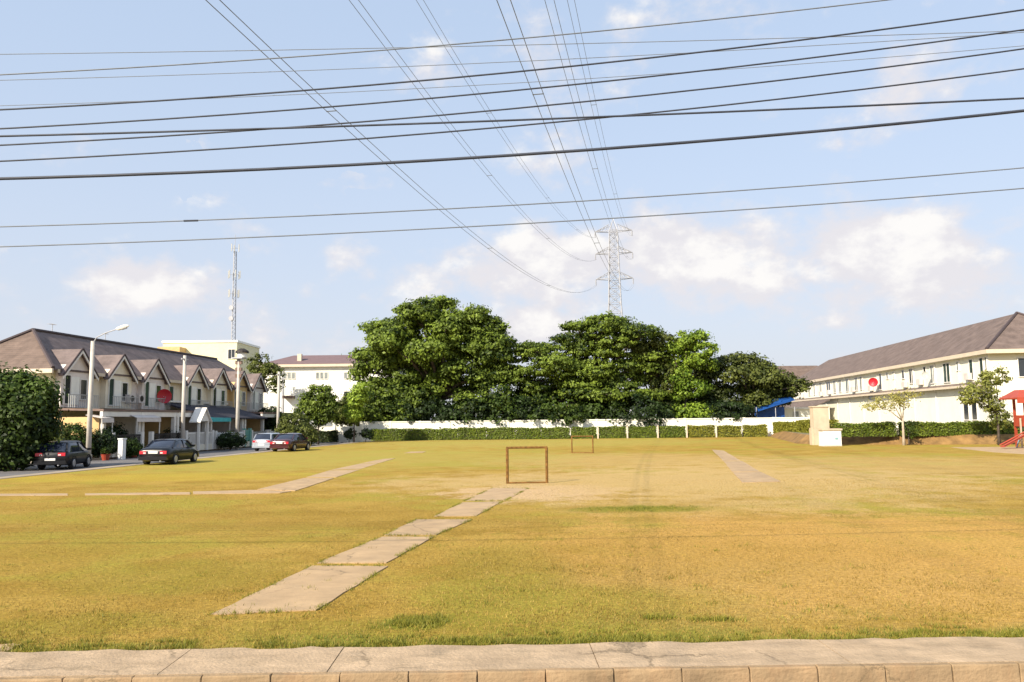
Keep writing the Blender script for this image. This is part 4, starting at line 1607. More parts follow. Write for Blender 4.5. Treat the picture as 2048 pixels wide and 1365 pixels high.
b.tube([(0.25, 0.1, zt + .55), (0.25, .1, zt + .72), (0.25, 0.1, zt + .95)], [.62, .58, .2], 14)
b.build('dark_cap', M['dark'], p)
for zz in (zt - .5, zt - 1.1, zt - 1.7):
    MB().box(-.3, .3, -.12, .12, zz, zz + .3).build('meter_box', M['brown'], p)
p, tt, zt = lamp_pole('grey pole in front of the far white building', 558, 742, -31.2, False)
MB().box(-.05, .05, -.5, .5, zt - .35, zt - .25).build('crossarm', M['steel'], p)

# big bush at far left; lit top and shaded base put into leaf tints
q = Vector((-27.4, 43.2, 0))
tree('bushy_tree', 'large dark bushy tree at the left edge beside the dark hatchback', q,
     [(0, 0, 3.1, 2.2, 2.0, 1.9, 300, .05), (1.3, -.3, 2.6, 1.5, 1.4, 1.5, 170, -.1), (-1.5, 0, 2.8, 2.0, 1.6, 1.8, 200), (.4, .2, 4.2, 1.4, 1.3, 1.0, 120, .15),
      (1.7, 0, 3.7, 1.0, 1.0, .9, 80, .2), (.8, -.2, 1.3, 1.7, 1.4, 1.2, 170, -.3), (-.9, -.2, 1.2, 1.8, 1.5, 1.2, 170, -.3), (-3.0, 0, 2.2, 1.6, 1.5, 2.0, 150)],
     'deep', .24, 34, .5, 1.6, .2, flat=.8)

# ------------------------------------------------------------------ buildings beyond the left terrace
FY = 118.0
a, b_ = D(528, 735, FY), D(790, 735, FY)
fb = thing('white_building', 'white hipped-roof building with small triple windows behind the round tree', 'building', (a.x, FY, 0), 0)
Wf = b_.x - a.x
ez = D(620, 735, FY).z
MB().box(0, Wf, 0, 10, 0, ez).build('wall', M['white'], fb)
rz = D(620, 714, FY + 4).z
b = MB()
b.slab([(-.6, -.6, ez + .5), (Wf + .6, -.6, ez + .5), (Wf - 2.4, 5, rz + .3), (3.0, 5, rz + .3)], .15)
b.slab([(Wf + .6, 10.6, ez + .5), (-.6, 10.6, ez + .5), (3.0, 5, rz + .3), (Wf - 2.4, 5, rz + .3)], .15)
b.slab([(-.6, 10.6, ez + .5), (-.6, -.6, ez + .5), (3.0, 5, rz + .3)], .15)
b.slab([(Wf + .6, -.6, ez + .5), (Wf + .6, 10.6, ez + .5), (Wf - 2.4, 5, rz + .3)], .15)
b.build('roof', M['rooff'], fb)
MB().box(-.65, Wf + .65, -.65, -.5, ez + .05, ez + .42).build('gutter', M['fascia'], fb)
MB().box(-.6, Wf + .6, -.5, 0, ez + .003, ez + .12).build('soffit', M['trim'], fb)
for px in (579, 644, 700):
    for k in (-1, 0, 1):
        q = D(px + k * 8.5, 752, FY)
        window(fb, q.x - a.x, -0.003, q.z - .45, .46, .95, 'glassl', 'trim', 'y', mull=False)
MB().box(D(563, 800, FY).x - a.x, D(567, 800, FY).x - a.x, -.12, -.003, 0, ez).build('drainpipe', M['steel'], fb)
q0_, q1_ = D(570, 795, FY), D(590, 795, FY)
MB().box(q0_.x - a.x, q1_.x - a.x, -1.4, -.003, q0_.z - .2, q0_.z + .2).build('canopy', M['brown'], fb)
q0_ = D(694, 790, FY)
window(fb, q0_.x - a.x, -.003, q0_.z - .5, .9, 1.0, 'glass', 'trim', 'y')
MB().box(D(594, 727, FY).x - a.x - .3, D(594, 727, FY).x - a.x + .3, 1.2, 1.9, ez + 1.0, ez + 2.1).build('chimney', M['fascia'], fb)

GY = 135.0
a, b_ = D(326, 690, GY), D(474, 688, GY)
cb = thing('cream_building', 'tall flat-roofed cream building above the left terrace roofs', 'building', (a.x, GY, 0), 0)
Wf = b_.x - a.x
zt = a.z + 0.3
MB().box(0, Wf, 0, 12, 0, zt).build('wall', M['creamy'], cb)
MB().box(-.15, Wf + .15, -.15, 12.15, zt, zt + .35).build('parapet', M['white'], cb)
q = D(463, 718, GY)
window(cb, q.x - a.x, -.003, q.z, 1.15, 1.6, 'glass', 'trim', 'y')
MB().box(0.2, D(372, 700, GY).x - a.x, -2.6, -.003, zt - 6, zt - .9).build('annex', M['ochre'], cb)
q = D(380, 704, GY - 2.6)
tree('background_tree', 'small green treetop over the terrace roof by the cream building', (D(520, 720, 112).x, 112, 0),
     [(0, 0, D(520, 728, 112).z - .4, 1.9, 1.6, 1.8, 60), (1.5, 0, D(520, 728, 112).z - 2.0, 2.0, 1.6, 2.0, 60)], 'olive', .35, 30, .6, 6, .2)
b = MB()

# telecom mast
TY = 185.0
q = D(465, 700, TY)
qt = D(467, 470, TY)
mast = thing('telecom_mast', 'slender grey telecom mast with panel antennas', 'mast', (q.x, TY, 0), 0)
Hm = qt.z
b = MB()
rr = lambda z: .75 - .40 * z / Hm
for k in range(3):
    a_ = 2 * math.pi * k / 3 + .4
    MB().tube([(rr(0) * math.cos(a_), rr(0) * math.sin(a_), 0), (rr(Hm) * math.cos(a_), rr(Hm) * math.sin(a_), Hm - 4)], .10, 5).build('leg', M['steel'], mast)
nb = 44
for i in range(nb):
    z0, z1 = (Hm - 4) * i / nb, (Hm - 4) * (i + 1) / nb
    for k in range(3):
        a0 = 2 * math.pi * k / 3 + .4
        a1 = 2 * math.pi * (k + 1) / 3 + .4
        b.tube([(rr(z0) * math.cos(a0), rr(z0) * math.sin(a0), z0), (rr(z1) * math.cos(a1), rr(z1) * math.sin(a1), z1)], .045, 3, cap=False)
        b.tube([(rr(z1) * math.cos(a0), rr(z1) * math.sin(a0), z1), (rr(z1) * math.cos(a1), rr(z1) * math.sin(a1), z1)], .04, 3, cap=False)
b.build('bracing', M['steel'], mast)
MB().tube([(0, 0, Hm - 5), (0, 0, Hm)], .06, 5).build('lightning_rod', M['steel'], mast)
for (zz, rad, n_) in ((Hm - 3.2, .95, 3), (Hm - 9.5, 1.35, 6), (Hm - 14.0, 1.2, 6)):
    MB().tube([(-rad, 0, zz), (rad, 0, zz)], .05, 4).build('bracket', M['steel'], mast)
    for k in range(n_):
        a_ = 2 * math.pi * k / n_
        MB().box(rad * math.cos(a_) - .10, rad * math.cos(a_) + .10, rad * math.sin(a_) - .08, rad * math.sin(a_) + .08, zz - .9, zz + .9).build('panel_antenna', M['grill'], mast)
for zz in (Hm - 17.5, Hm - 20):
    MB().tube([(-.1, -.8, zz), (-.1, -1.3, zz)], .55, 12).build('dish_antenna', M['steel'], mast)

# ------------------------------------------------------------------ pylon and its conductors
VPX = 1311
v = ray(VPX, 838)
LA = math.atan2(v.x, v.y)                    # bearing of the line
ld = Vector((math.sin(LA), math.cos(LA), 0))
ln = Vector((math.cos(LA), -math.sin(LA), 0))
PD = 172.0
XC = -7.9


def LP(x, d, z):
    return ld * d + ln * x + Vector((0, 0, z))


pb = LP(XC, PD, 0)
py = thing('pylon', 'tall steel lattice pylon rising behind the tiered green tree', 'pylon', pb, -LA)
PH = 45.0


def hw(z):
    return 3.2 - (3.2 - 1.30) * min(z, 27) / 27 if z < 27 else 1.30 - (z - 27) / (PH - 27) * 0.50


for sx in (-1, 1):
    for sy in (-1, 1):
        MB().tube([(sx * hw(z), sy * hw(z), z) for z in (0, 9, 18, 27, 36, PH - 2)], .11, 5).build('leg', M['steel'], py)
b = MB()
zs = [0, 5, 9.5, 13.5, 17, 20, 22.7, 25, 27, 28.8, 30.5, 32.2, 33.9, 35.6, 37.3, 39, 40.7, 42.3, 43]
for z0, z1 in zip(zs[:-1], zs[1:]):
    for (p, q) in (((-1, -1), (1, -1)), ((1, -1), (1, 1)), ((1, 1), (-1, 1)), ((-1, 1), (-1, -1))):
        w0, w1 = hw(z0), hw(z1)
        b.tube([(p[0] * w0, p[1] * w0, z0), (q[0] * w1, q[1] * w1, z1)], .055, 4, cap=False)
        b.tube([(q[0] * w0, q[1] * w0, z0), (p[0] * w1, p[1] * w1, z1)], .055, 4, cap=False)
        b.tube([(p[0] * w1, p[1] * w1, z1), (q[0] * w1, q[1] * w1, z1)], .05, 4, cap=False)
b.build('bracing', M['steel'], py)
b = MB()
for sx in (-1, 1):
    for sy in (-1, 1):
        b.tube([(sx * hw(43), sy * hw(43), 43), (0, 0, PH + .6)], .07, 4)
b.build('peak', M['steel'], py)
ATT = [31.1, 36.7, 41.6]
for za in ATT:
    for sx in (-1, 1):
        b = MB()
        h0 = hw(za + 1.2)
        tip = (sx * 4.0, 0, za + 1.3)
        for sy in (-1, 1):
            b.tube([(sx * h0, sy * h0, za + 1.2), tip], .08, 4)
            b.tube([(sx * h0, sy * h0, za + 2.6), tip], .07, 4)
            for f_ in (.25, .5, .75):
                a0 = Vector((sx * h0, sy * h0, za + 1.2)).lerp(Vector(tip), f_)
                a1 = Vector((sx * h0, sy * h0, za + 2.6)).lerp(Vector(tip), max(0, f_ - .2))
                b.tube([a0, a1], .045, 3)
        b.build('crossarm', M['steel'], py)
        b = MB()
        for k in range(7):
            b.tube([(sx * 4.0, 0, za + 1.15 - k * .17), (sx * 4.0, 0, za + 1.05 - k * .17)], .13, 8)
        b.tube([(sx * 4.0, 0, za + 1.3), (sx * 4.0, 0, za)], .03, 4)
        b.build('insulator', M['steel'], py)
side = {-1: 'left', 1: 'right'}
lvl = ['lowest', 'middle', 'topmost']
for sx in (-1, 1):
    for j, za in enumerate(ATT):
        cd = thing('power_line', '%s twin conductor line of the %s circuit running to the pylon' % (lvl[j], side[sx]), 'cable', LP(XC + sx * 4.0, PD, za), 0, 'pylon conductors overhead')
        base = LP(XC + sx * 4.0, PD, za)
        for off in (-.19, .19):
            pts = []
            for k in range(61):
                d = PD - (PD + 132) * k / 60
                zz = za - 17.0 + 17.0 * ((d - 20) / 152.0) ** 2
                pts.append(LP(XC + sx * 4.0 + off, d, zz) - base)
            b = MB()
            b.tube(pts, .0135, 5)
            b.build('conductor', M['cond'], cd, smooth=True)
        for d in (28, 58, 92, 130):
            zz = za - 17.0 + 17.0 * ((d - 20) / 152.0) ** 2
            p = LP(XC + sx * 4.0, d, zz) - base
            MB().tube([p - ln * .21, p + ln * .21], .022, 4).build('spacer', M['cond'], cd)

# ------------------------------------------------------------------ service wires along the near road
# (pixel height at the left edge, the centre and the right edge; distance; thickness)
WIRES = [
    ((150, 79, -34), 12.0, .0125, 'cond', 'highest dark service wire leaving the frame at the top right', 1),
    ((109, 91, 62), 19.0, .011, 'cond', 'uppermost faint grey wire at the left edge', 0),
    ((161, 124, 65), 19.0, .010, 'cond', 'second faint grey wire, crossing the dark wires', 0),
    ((220, 145, 20), 11.0, .0150, 'wire', 'dark service wire second from the top at the centre', 1),
    ((258, 182, 60), 11.0, .0140, 'wire', 'dark service wire third from the top at the centre', 1),
    ((212, 167, 92), 19.0, .009, 'cond', 'faintest thin wire between two dark wires', 0),
    ((291, 218, 98), 11.0, .0140, 'wire', 'dark service wire fourth from the top at the centre', 1),
    ((273, 241, 197), 10.4, .0165, 'wire', 'nearly straight dark cable crossing the sloping wires', 1),
    ((323, 253, 138), 11.0, .0140, 'wire', 'lowest of the thin sloping dark wires, above the thick cable', 1),
    ((358, 311, 222), 9.6, .0230, 'wire', 'thickest black cable, running right across above the middle', 1),
    ((454, 411, 336), 11.0, .0110, 'cond', 'thin grey wire second from the bottom with a small clamp', 1),
    ((494, 449, 377), 11.0, .0110, 'cond', 'lowest thin grey wire, crossing the top of the pylon', 1),
]
for (ys3, Yd, r, m, lb, c_) in WIRES:
    r *= .82
    A_ = [D(px, yy, Yd) for px, yy in zip((0, 1024, 2048), ys3)]
    x0, x1, x2 = [p.x for p in A_]
    z0, z1, z2 = [p.z for p in A_]
    co = np.polyfit([x0, x1, x2], [z0, z1, z2], 2)
    pts = [(xx, Yd, float(np.polyval(co, xx))) for xx in np.linspace(-24, 24, 49)]
    wv = thing('service_wire', lb, 'wire', (0, 0, 0), 0, 'service wires strung along the near road')
    wv.location = pts[24]
    pts = [Vector(p) - Vector(pts[24]) for p in pts]
    MB().tube(pts, r, 6).build('strand', M[m], wv, smooth=True)
    if lb.startswith('thin grey wire second'):
        xq = D(382, 438, Yd).x
        zz = float(np.polyval(co, xq))
        base = wv.location
        MB().tube([Vector((xq - .10, Yd, zz - .003)) - base, Vector((xq + .10, Yd, zz)) - base], .014, 6).build('clamp', M['wire'], wv)


# ------------------------------------------------------------------ goals
def goal(label, pl, pr, ptop, wd_r=.045):
    a, b_ = G(*pl), G(*pr)
    kk = a.y
    h = D(pl[0], ptop, a.y).z
    ang = math.atan2(b_.y - a.y, b_.x - a.x)
    Wd = (b_ - a).length
    t = thing('football_goal', label, 'goal', a, ang, 'small rusty football goals')
    MB().tube([(0, 0, 0), (0, 0, h)], wd_r, 8).build('post', M['rust'], t)
    MB().tube([(Wd, 0, 0), (Wd, 0, h)], wd_r, 8).build('post', M['rust'], t)
    MB().tube([(-.03, 0, h), (Wd + .03, 0, h)], wd_r * .8, 8).build('crossbar', M['rust'], t)
    dp = .75
    MB().tube([(0, dp, .03), (0, dp, h * .35)], wd_r * .35, 6)
    MB().tube([(0, 0, .03), (Wd, 0, .03)], wd_r * .8, 6).build('ground_bar', M['rust'], t)
    return t


goal('nearer rusty goal frame standing at the end of the near path', (1015, 968), (1094, 967), 896, .05)
goal('farther thin rusty goal frame near the far hedge', (1144, 907), (1186, 907), 873, .045)

# ------------------------------------------------------------------ right terrace
RS = 33.0
R0 = TZ(RS, 1986)[0]
R1 = 137.0
RE = 7.75
RRZ, RRX = 11.3, 5.0
NU = 13
UW = (R1 - R0) / NU
wins = [1622, 1634, 1645, 1660, 1673, 1684, 1700, 1717, 1728, 1766, 1780, 1795, 1812, 1834, 1856, 1872, 1900, 1928, 1950, 1971, 1983]
wty = {1834: ('glass', .95, 1.5), 1812: ('glass', .55, .9), 1795: ('glassl', .5, .8), 1780: ('glassl', .5, .7), 1856: ('glass', .5, .8), 1872: ('glassl', .9, 1.7), 1900: ('glassg', 1.1, 1.75),
       1928: ('glassl', .5, .8), 1950: ('glassg', .55, 1.75), 1971: ('glassg', .5, 1.7), 1983: ('glassg', .4, 1.7), 1766: ('glass', .6, 1.8), 1660: ('glass', 1.6, 1.6), 1700: ('glassg', 1.2, 1.6)}
rlab = ['end house of the right terrace with hipped roof and window above the playground', 'right terrace house with the tall double upper window', 'right terrace house with a green-tinted double window',
        'right terrace house behind the young pale tree', 'right terrace house with a dark upper opening and small windows', 'right terrace house just right of the red dish',
        'right terrace house carrying the red dish', 'right terrace house just left of the red dish', 'right terrace house above the tan pillar', 'right terrace house left above the tan pillar',
        'right terrace house third from the far end', 'right terrace house second from the far end', 'farthest house of the right terrace beside the trees']
rslope = (RRZ - RE) / RRX
wt = [(p, TZ(RS, p)[0]) for p in wins]
for i in range(NU):
    t0 = R0 + i * UW
    h_ = thing('terrace_house', rlab[i], 'house', RW(RS, t0, 0), ROT, 'right terrace of white houses')
    MB().box(0, 10, 0.004, UW - .004, .5, RE - .05).build('wall', M['rwall'], h_)
    ya = -.6 if i == 0 else 0
    yb = UW + (.6 if i == NU - 1 else 0)
    hl = 5.6 if i == 0 else 0
    hr = 5.6 if i == NU - 1 else 0
    # hip may cover more than one unit; clamp with partial ridge
    b = MB()
    ov = -.42
    ez_ = RE + rslope * ov + .25
    b.slab([(ov, yb, ez_), (ov, ya, ez_), (RRX, ya + hl, RRZ), (RRX, yb - hr, RRZ)], .12)
    b.slab([(10.5, ya, ez_), (10.5, yb, ez_), (RRX, yb - hr, RRZ), (RRX, ya + hl, RRZ)], .12)
    b.build('roof', M['roofr'], h_)
    if hl:
        b = MB()
        b.slab([(ov, ya, ez_), (10.5, ya, ez_), (RRX, ya + hl, RRZ)], .12)
        b.build('hip_roof', M['roofr'], h_)
        b = MB()
        b.tube([(ov, ya, ez_ + .04), (RRX, ya + hl, RRZ + .05)], .12, 6)
        b.tube([(10.5, ya, ez_ + .04), (RRX, ya + hl, RRZ + .05)], .12, 6)
        b.build('hip_ridge', M['ridge'], h_)
        MB().box(ov - .06, 10.6, ya - .1, ya, ez_ - .36, ez_ - .03).build('end_fascia', M['fascia'], h_)
        # end wall window
        v = ray(2046, 732)
        kk = t0 / (v.x * ST + v.y * CT)
        sx = kk * (v.x * CT - v.y * ST) - RS
        window(h_, sx + .35, .004, 5.4, 1.5, 1.55, 'glass', 'trim', 'y')
        window(h_, sx + 4.2, .004, 5.4, 1.5, 1.55, 'glass', 'trim', 'y')
    if hr:
        b = MB()
        b.slab([(10.5, yb, ez_), (ov, yb, ez_), (RRX, yb - hr, RRZ)], .12)
        b.build('hip_roof', M['roofr'], h_)
    MB().box(ov - .06, ov, ya, yb, ez_ - .36, ez_ - .03).build('fascia', M['fascia'], h_)
    MB().box(ov + .01, -.003, ya, yb, ez_ - .37, ez_ - .33).build('soffit', M['trim'], h_)
    b = MB()
    b.slab([(-.55, 0.01, 4.9), (-.55, UW - .01, 4.9), (-.003, UW - .01, 5.12), (-.003, .01, 5.12)][::-1], .10)
    b.build('ledge_roof', M['roofr'], h_)
    MB().box(-.61, -.55, .01, UW - .01, 4.68, 4.89).build('ledge_fascia', M['fascia'], h_)
    b = MB()
    b.tube([(-.06, .25, .6), (-.06, .25, 4.6)], .05, 6)
    b.tube([(-.06, .25, 5.2), (-.06, .25, RE - .15)], .05, 6)
    b.build('drainpipe', M['trim'], h_)
    if i % 3 != 1:
        cz = 5.25 if i % 2 else 5.35
        cy_ = UW * (.42 if i % 2 else .66)
        MB().box(-.42, -.06, cy_ - .4, cy_ + .4, cz, cz + .58).build('air_conditioner_box', M['canvas'], h_)
    # upper windows
    for (p, tq) in wt:
        if t0 <= tq < t0 + UW:
            gl, w_, hh_ = wty.get(p, ('glassg', .9, 1.6))
            w_ *= 1.25
            ly = min(max(tq - t0, w_ / 2 + .12), UW - w_ / 2 - .12)
            window(h_, 0, ly, 7.1 - hh_, w_, hh_, gl, 'trim', 'x', -1)
    for (p, zq, w_, hh_, gl) in ((1742, 796, 1.5, .6, 'glassl'), (1816, 800, 1.0, 1.1, 'glassl'), (1932, 840, 1.0, 1.9, 'glass'), (1951, 840, 1.0, 1.9, 'glass')):
        tq, zz = TZ(RS, p, zq)
        if t0 <= tq < t0 + UW:
            ly = min(max(tq - t0, w_ / 2 + .1), UW - w_ / 2 - .1)
            window(h_, 0, ly, zz - (.3 if hh_ < 1.5 else .0), w_, hh_, gl, 'trim', 'x', -1, mull=False)
# red dish on it
t_, z_ = TZ(RS - .8, 1747, 765)
dish2 = thing('satellite_dish', 'red satellite dish on the wall of the right terrace', 'satellite dish', RW(RS - .8, t_, z_), -2.25, 'red satellite dishes')
for ch in dish.children:
    c2 = ch.copy()
    C.objects.link(c2)
    c2.parent = dish2
dish2.scale = (0.85, 0.85, 0.85)
dish2['label'] = 'red satellite dish on the wall of the right terrace'
# pale fabric dish / chair-like white dish left out; grey one by the dark opening
t_, z_ = TZ(RS - .8, 1850, 750)
d3 = thing('grey_dish', 'grey open satellite dish beside the dark upper opening', 'satellite dish', RW(RS - .8, t_, z_), -2.0)
for ch in dish.children:
    c2 = ch.copy()
    if ch.name.startswith('reflector'):
        c2.data = ch.data.copy()
        c2.data.materials[0] = M['grill']
    C.objects.link(c2)
    c2.parent = d3
d3.scale = (.5, .5, .5)
# lean-to and low annexes at the far right
la = thing('lean_to', 'brown lean-to roof over a low white annex left of the tan pillar', 'annex', RW(RS - 3.6, TZ(RS - 3.6, 1622)[0], 0), ROT)
b = MB()
z_ = 3.3
b.slab([(0, 30, 3.5), (0, 0, 3.5), (2.6, 0, 4.6), (2.6, 30, 4.6)], .12)
b.build('roof', M['roofr'], la)
MB().box(.4, 2.55, .3, 29.7, .5, 3.45).build('wall', M['rwall'], la)
for yy in (3, 8, 13, 18):
    window(la, .4, yy, 1.9, 1.6, .9, 'glass', 'trim', 'x', -1)
q = D(1545, 820, 104)
hut = thing('low_hut', 'low white outbuilding behind the far right end of the boundary wall', 'building', (q.x, 104, 0), 0)
MB().box(0, D(1625, 820, 104).x - q.x, 0, 5, 0, 3.3).build('wall', M['rwall'], hut)
MB().box(-.2, D(1625, 820, 104).x - q.x + .2, -.3, 5.2, 3.3, 3.55).build('roof', M['trim'], hut)
window(hut, 1.0, -.003, 2.2, .7, .8, 'glass', 'trim', 'y')
window(hut, 3.0, -.003, 2.2, .7, .8, 'glassl', 'trim', 'y')
q = D(1570, 760, 158)
fr = thing('distant_roof_house', 'distant brown-roofed house between the dark trees and the right terrace', 'house', (q.x - 4, 158, 0), 0)
MB().box(0, 14, 0, 8, 0, D(1590, 757, 158).z).build('wall', M['rwall'], fr)
zz, zr = D(1590, 757, 158).z, D(1590, 732, 162).z
b = MB()
b.slab([(-.6, -.6, zz), (14.6, -.6, zz), (12, 4, zr), (2.5, 4, zr)], .15)
b.slab([(14.6, 8.6, zz), (-.6, 8.6, zz), (2.5, 4, zr), (12, 4, zr)], .15)
b.slab([(-.6, 8.6, zz), (-.6, -.6, zz), (2.5, 4, zr)], .15)
b.slab([(14.6, -.6, zz), (14.6, 8.6, zz), (12, 4, zr)], .15)
b.build('roof', M['roofe'], fr)

# tan pillar and white cabinet
q = G(1650, 891)
pil2 = thing('tan_pillar', 'square tan rendered pillar behind the white cabinet', 'pillar', (q.x, q.y + .9, 0), ROT * .5)
hp = D(1650, 815, q.y + .9).z
MB().box(-.62, .62, -.45, .45, 0, hp).build('shaft', M['tan'], pil2)
MB().box(-.68, .68, -.51, .51, hp, hp + .1).build('cap', M['tan'], pil2)
MB().box(-.78, -.623, -.3, .3, 0, hp * .45).build('buttress', M['tan'], pil2)
q = G(1665, 893)
cab = thing('white_cabinet', 'white metal cabinet with a small teal mark on its door', 'cabinet', (q.x, q.y, 0), 0)
MB().box(-.72, .72, 0, .8, .06, 1.22).build('casing', M['whitep'], cab)
MB().box(-.80, .80, -.08, .86, 1.22, 1.36).build('lid', M['tan'], cab)
MB().box(-.76, .76, .02, .82, -.02, .06).build('plinth', M['concrete'], cab)
MB().box(-.64, .64, -.02, -.003, .12, 1.14).build('door', M['whitep'], cab)
MB().box(.22, .46, -.034, -.021, .50, .68).build('mark', M['bluem'], cab)

# ------------------------------------------------------------------ playground
q = G(2056, 897)
pt = thing('playground_tower', 'red playground tower with pitched roof and slide at the right edge', 'playground', (q.x, q.y, 0.045), math.radians(-4))
for (xx, yy) in ((-.02, 0), (1.4, 0), (-.02, 1.3), (1.4, 1.3)):
    MB().box(xx - .07, xx + .07, yy - .07, yy + .07, 0, 3.6).build('post', M['red'], pt)
b = MB()
rp_ = [(-.75, -.5, 3.40), (2.0, -.5, 3.40), (2.0, 1.8, 3.40), (-.75, 1.8, 3.40)]
rt_ = [(-.1, .3, 3.95), (1.5, .3, 3.95), (1.5, 1.0, 3.95), (-.1, 1.0, 3.95)]
for k in range(4):
    b.slab([rp_[k], rp_[(k + 1) % 4], rt_[(k + 1) % 4], rt_[k]], .1)
b.slab(rt_, .1)
b.build('roof', M['red'], pt)
MB().box(-.76, 2.02, -.55, -.5, 3.02, 3.41).build('fascia', M['red'], pt)
MB().box(.1, 1.2, -.04, .04, 3.45, 3.7).build('beam', M['red'], pt)
MB().box(-.05, 1.35, 0, 1.3, 1.35, 1.43).build('deck', M['brown'], pt)
MB().box(.03, 1.27, -.06, -.01, 2.2, 3.15).build('panel', M['whitep'], pt)
MB().box(-.12, -.07, .1, 1.2, 1.43, 2.2).build('side_panel', M['red'], pt)
MB().box(-.09, .62, -.115, -.085, .35, 2.45).build('front_panel', M['red'], pt)
b = MB()
for (x0, x1) in ((-.62, .12),):
    pass
sl = []
for k in range(9):
    f_ = k / 8
    sl.append((.75 - 2.7 * f_, -.42 - .1 * f_, 1.55 - 1.45 * (f_ ** .92)))
for k in range(8):
    a0, a1 = Vector(sl[k]), Vector(sl[k + 1])
    side_ = Vector((.02, -.25, 0))
    b.slab([a0 - side_, a1 - side_, a1 + side_, a0 + side_], .04)
b.build('slide', M['red'], pt)
b = MB()
for sg in (-1, 1):
    b.tube([Vector(p) + Vector((.02, -.25, 0)) * sg + Vector((0, 0, .1)) for p in sl], .05, 6)
b.build('slide_rail', M['red'], pt)
MB().box(-.28, -.2, .2, .28, 0, 2.0).build('stake', M['tan'], pt)
b = MB()
sw = thing('swing_frame', 'blue-grey swing frame leg beside the red slide', 'swing', (G(2102, 899).x, G(2102, 899).y, 0.03), 0)
for yy in (0, 2.4):
    for dx in (-.75, .75):
        MB().tube([(dx, yy, 0), (0, yy, 2.1)], .045, 8).build('leg', M['bluep'], sw)
MB().tube([(0, -.1, 2.1), (0, 2.5, 2.1)], .05, 8).build('top_bar', M['bluep'], sw)
for yy in (.7, 1.1):
    MB().tube([(0, yy, 2.1), (.1, yy, .5)], .012, 4).build('chain', M['steel'], sw)
MB().box(-.02, .22, .66, 1.14, .46, .5).build('seat', M['dark'], sw)

# young trees on the right
q = G(1808, 891)
tree('young_tree', 'thin pale-trunked young tree with sparse yellow crown', (q.x, q.y, 0),
     [(-.9, 0, 3.5, 1.5, 1.0, .45, 26), (.3, 0, 3.9, 1.2, .9, .4, 22), (-2.0, 0, 3.1, 1.3, .7, .35, 20), (0, .3, 3.2, .9, .8, .5, 14)],
     'pale', .16, 16, .4, 2.1, .10, 'paleb')
q = G(1823, 891)
tree('sapling', 'dark-stemmed sapling just right of the thin pale tree', (q.x, q.y + .4, 0), [(0, 0, 1.4, .35, .3, .5, 14), (.2, 0, .9, .4, .3, .4, 12)], 'deep', .14, 16, .22, .9, .05)
q = G(2022, 893)
tree('leaning_tree', 'loose olive-green tree left of the red playground tower', (q.x + .6, q.y + 2.4, 0),
     [(-1.1, 0, 4.2, 1.3, .9, .8, 60, .1), (.1, 0, 5.2, 1.0, .9, .7, 42, .15), (-.3, .2, 3.2, .9, .8, .8, 46, -.1), (-2.0, 0, 3.6, .8, .6, .4, 22, .1), (.3, .1, 2.0, .6, .6, 1.0, 40, -.3)],
     'loose', .2, 20, .38, 2.6, .10)

# ------------------------------------------------------------------ trees behind the far wall
TYY = 101.0


def lob(px, py, rx, ry, n, dy=0.0, sh=0.0, Y=TYY, ox=0.0, d=None):
    q = D(px, py, Y)
    k = Y / FPX
    return (q.x - ox, dy, q.z, rx * k, (d if d else max(rx, ry) * .8) * k, ry * k, n, sh)


def outline_lobes(poly, n, rlo, rhi, per_area, ox, Y, sh=0.0, flat=1.0, dyr=3.0, seed=1, shade_low=0.25):
    """lobes filling a hand-drawn outline (pixels), given depth; uneven sizes and tints"""
    r = random.Random(seed)
    xs_ = [p[0] for p in poly]
    ys_ = [p[1] for p in poly]
    out = []
    tries = 0
    while len(out) < n and tries < 4000:
        tries += 1
        x_, y_ = r.uniform(min(xs_), max(xs_)), r.uniform(min(ys_), max(ys_))
        ins = False
        for a_ in range(len(poly)):
            (x1, y1), (x2, y2) = poly[a_], poly[a_ - 1]
            if (y1 > y_) != (y2 > y_) and x_ < (x2 - x1) * (y_ - y1) / (y2 - y1) + x1:
                ins = not ins
        if not ins:
            continue
        rad = r.uniform(rlo, rhi)
        if any(math.hypot(x_ - q_[0], (y_ - q_[1]) / flat) < 0.55 * rad for q_ in out):
            continue
        out.append((x_, y_, rad))
    res = []
    ymin, ymax = min(ys_), max(ys_)
    for (x_, y_, rad) in out:
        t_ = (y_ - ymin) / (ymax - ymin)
        res.append(lob(x_, y_, rad, rad * r.uniform(.62, .9) * flat, int(per_area * rad * rad * flat), r.uniform(-dyr, dyr * .6), sh + r.uniform(-.16, .16) - shade_low * t_ * t_, ox=ox, Y=Y, d=rad))  # lower lobes tinted darker: crown shade put into leaf colour
    return res


o = D(880, 860, TYY).x
PA = [(748, 650), (790, 636), (822, 620), (850, 612), (900, 612), (918, 628), (975, 622), (992, 660), (1000, 700), (1010, 770), (1005, 822), (740, 822), (735, 760), (730, 712), (752, 690)]
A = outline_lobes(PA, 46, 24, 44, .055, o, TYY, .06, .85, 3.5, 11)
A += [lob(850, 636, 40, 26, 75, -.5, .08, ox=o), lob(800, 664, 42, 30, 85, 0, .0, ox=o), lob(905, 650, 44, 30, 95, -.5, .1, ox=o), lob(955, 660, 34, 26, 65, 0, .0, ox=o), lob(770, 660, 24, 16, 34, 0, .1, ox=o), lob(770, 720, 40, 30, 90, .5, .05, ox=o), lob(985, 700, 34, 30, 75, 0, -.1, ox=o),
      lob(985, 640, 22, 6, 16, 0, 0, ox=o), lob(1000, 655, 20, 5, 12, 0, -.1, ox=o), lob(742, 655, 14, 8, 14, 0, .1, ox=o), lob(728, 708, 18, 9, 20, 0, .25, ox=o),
      lob(880, 606, 30, 9, 34, 0, .1, ox=o), lob(720, 745, 14, 18, 24, 0, .15, ox=o)]
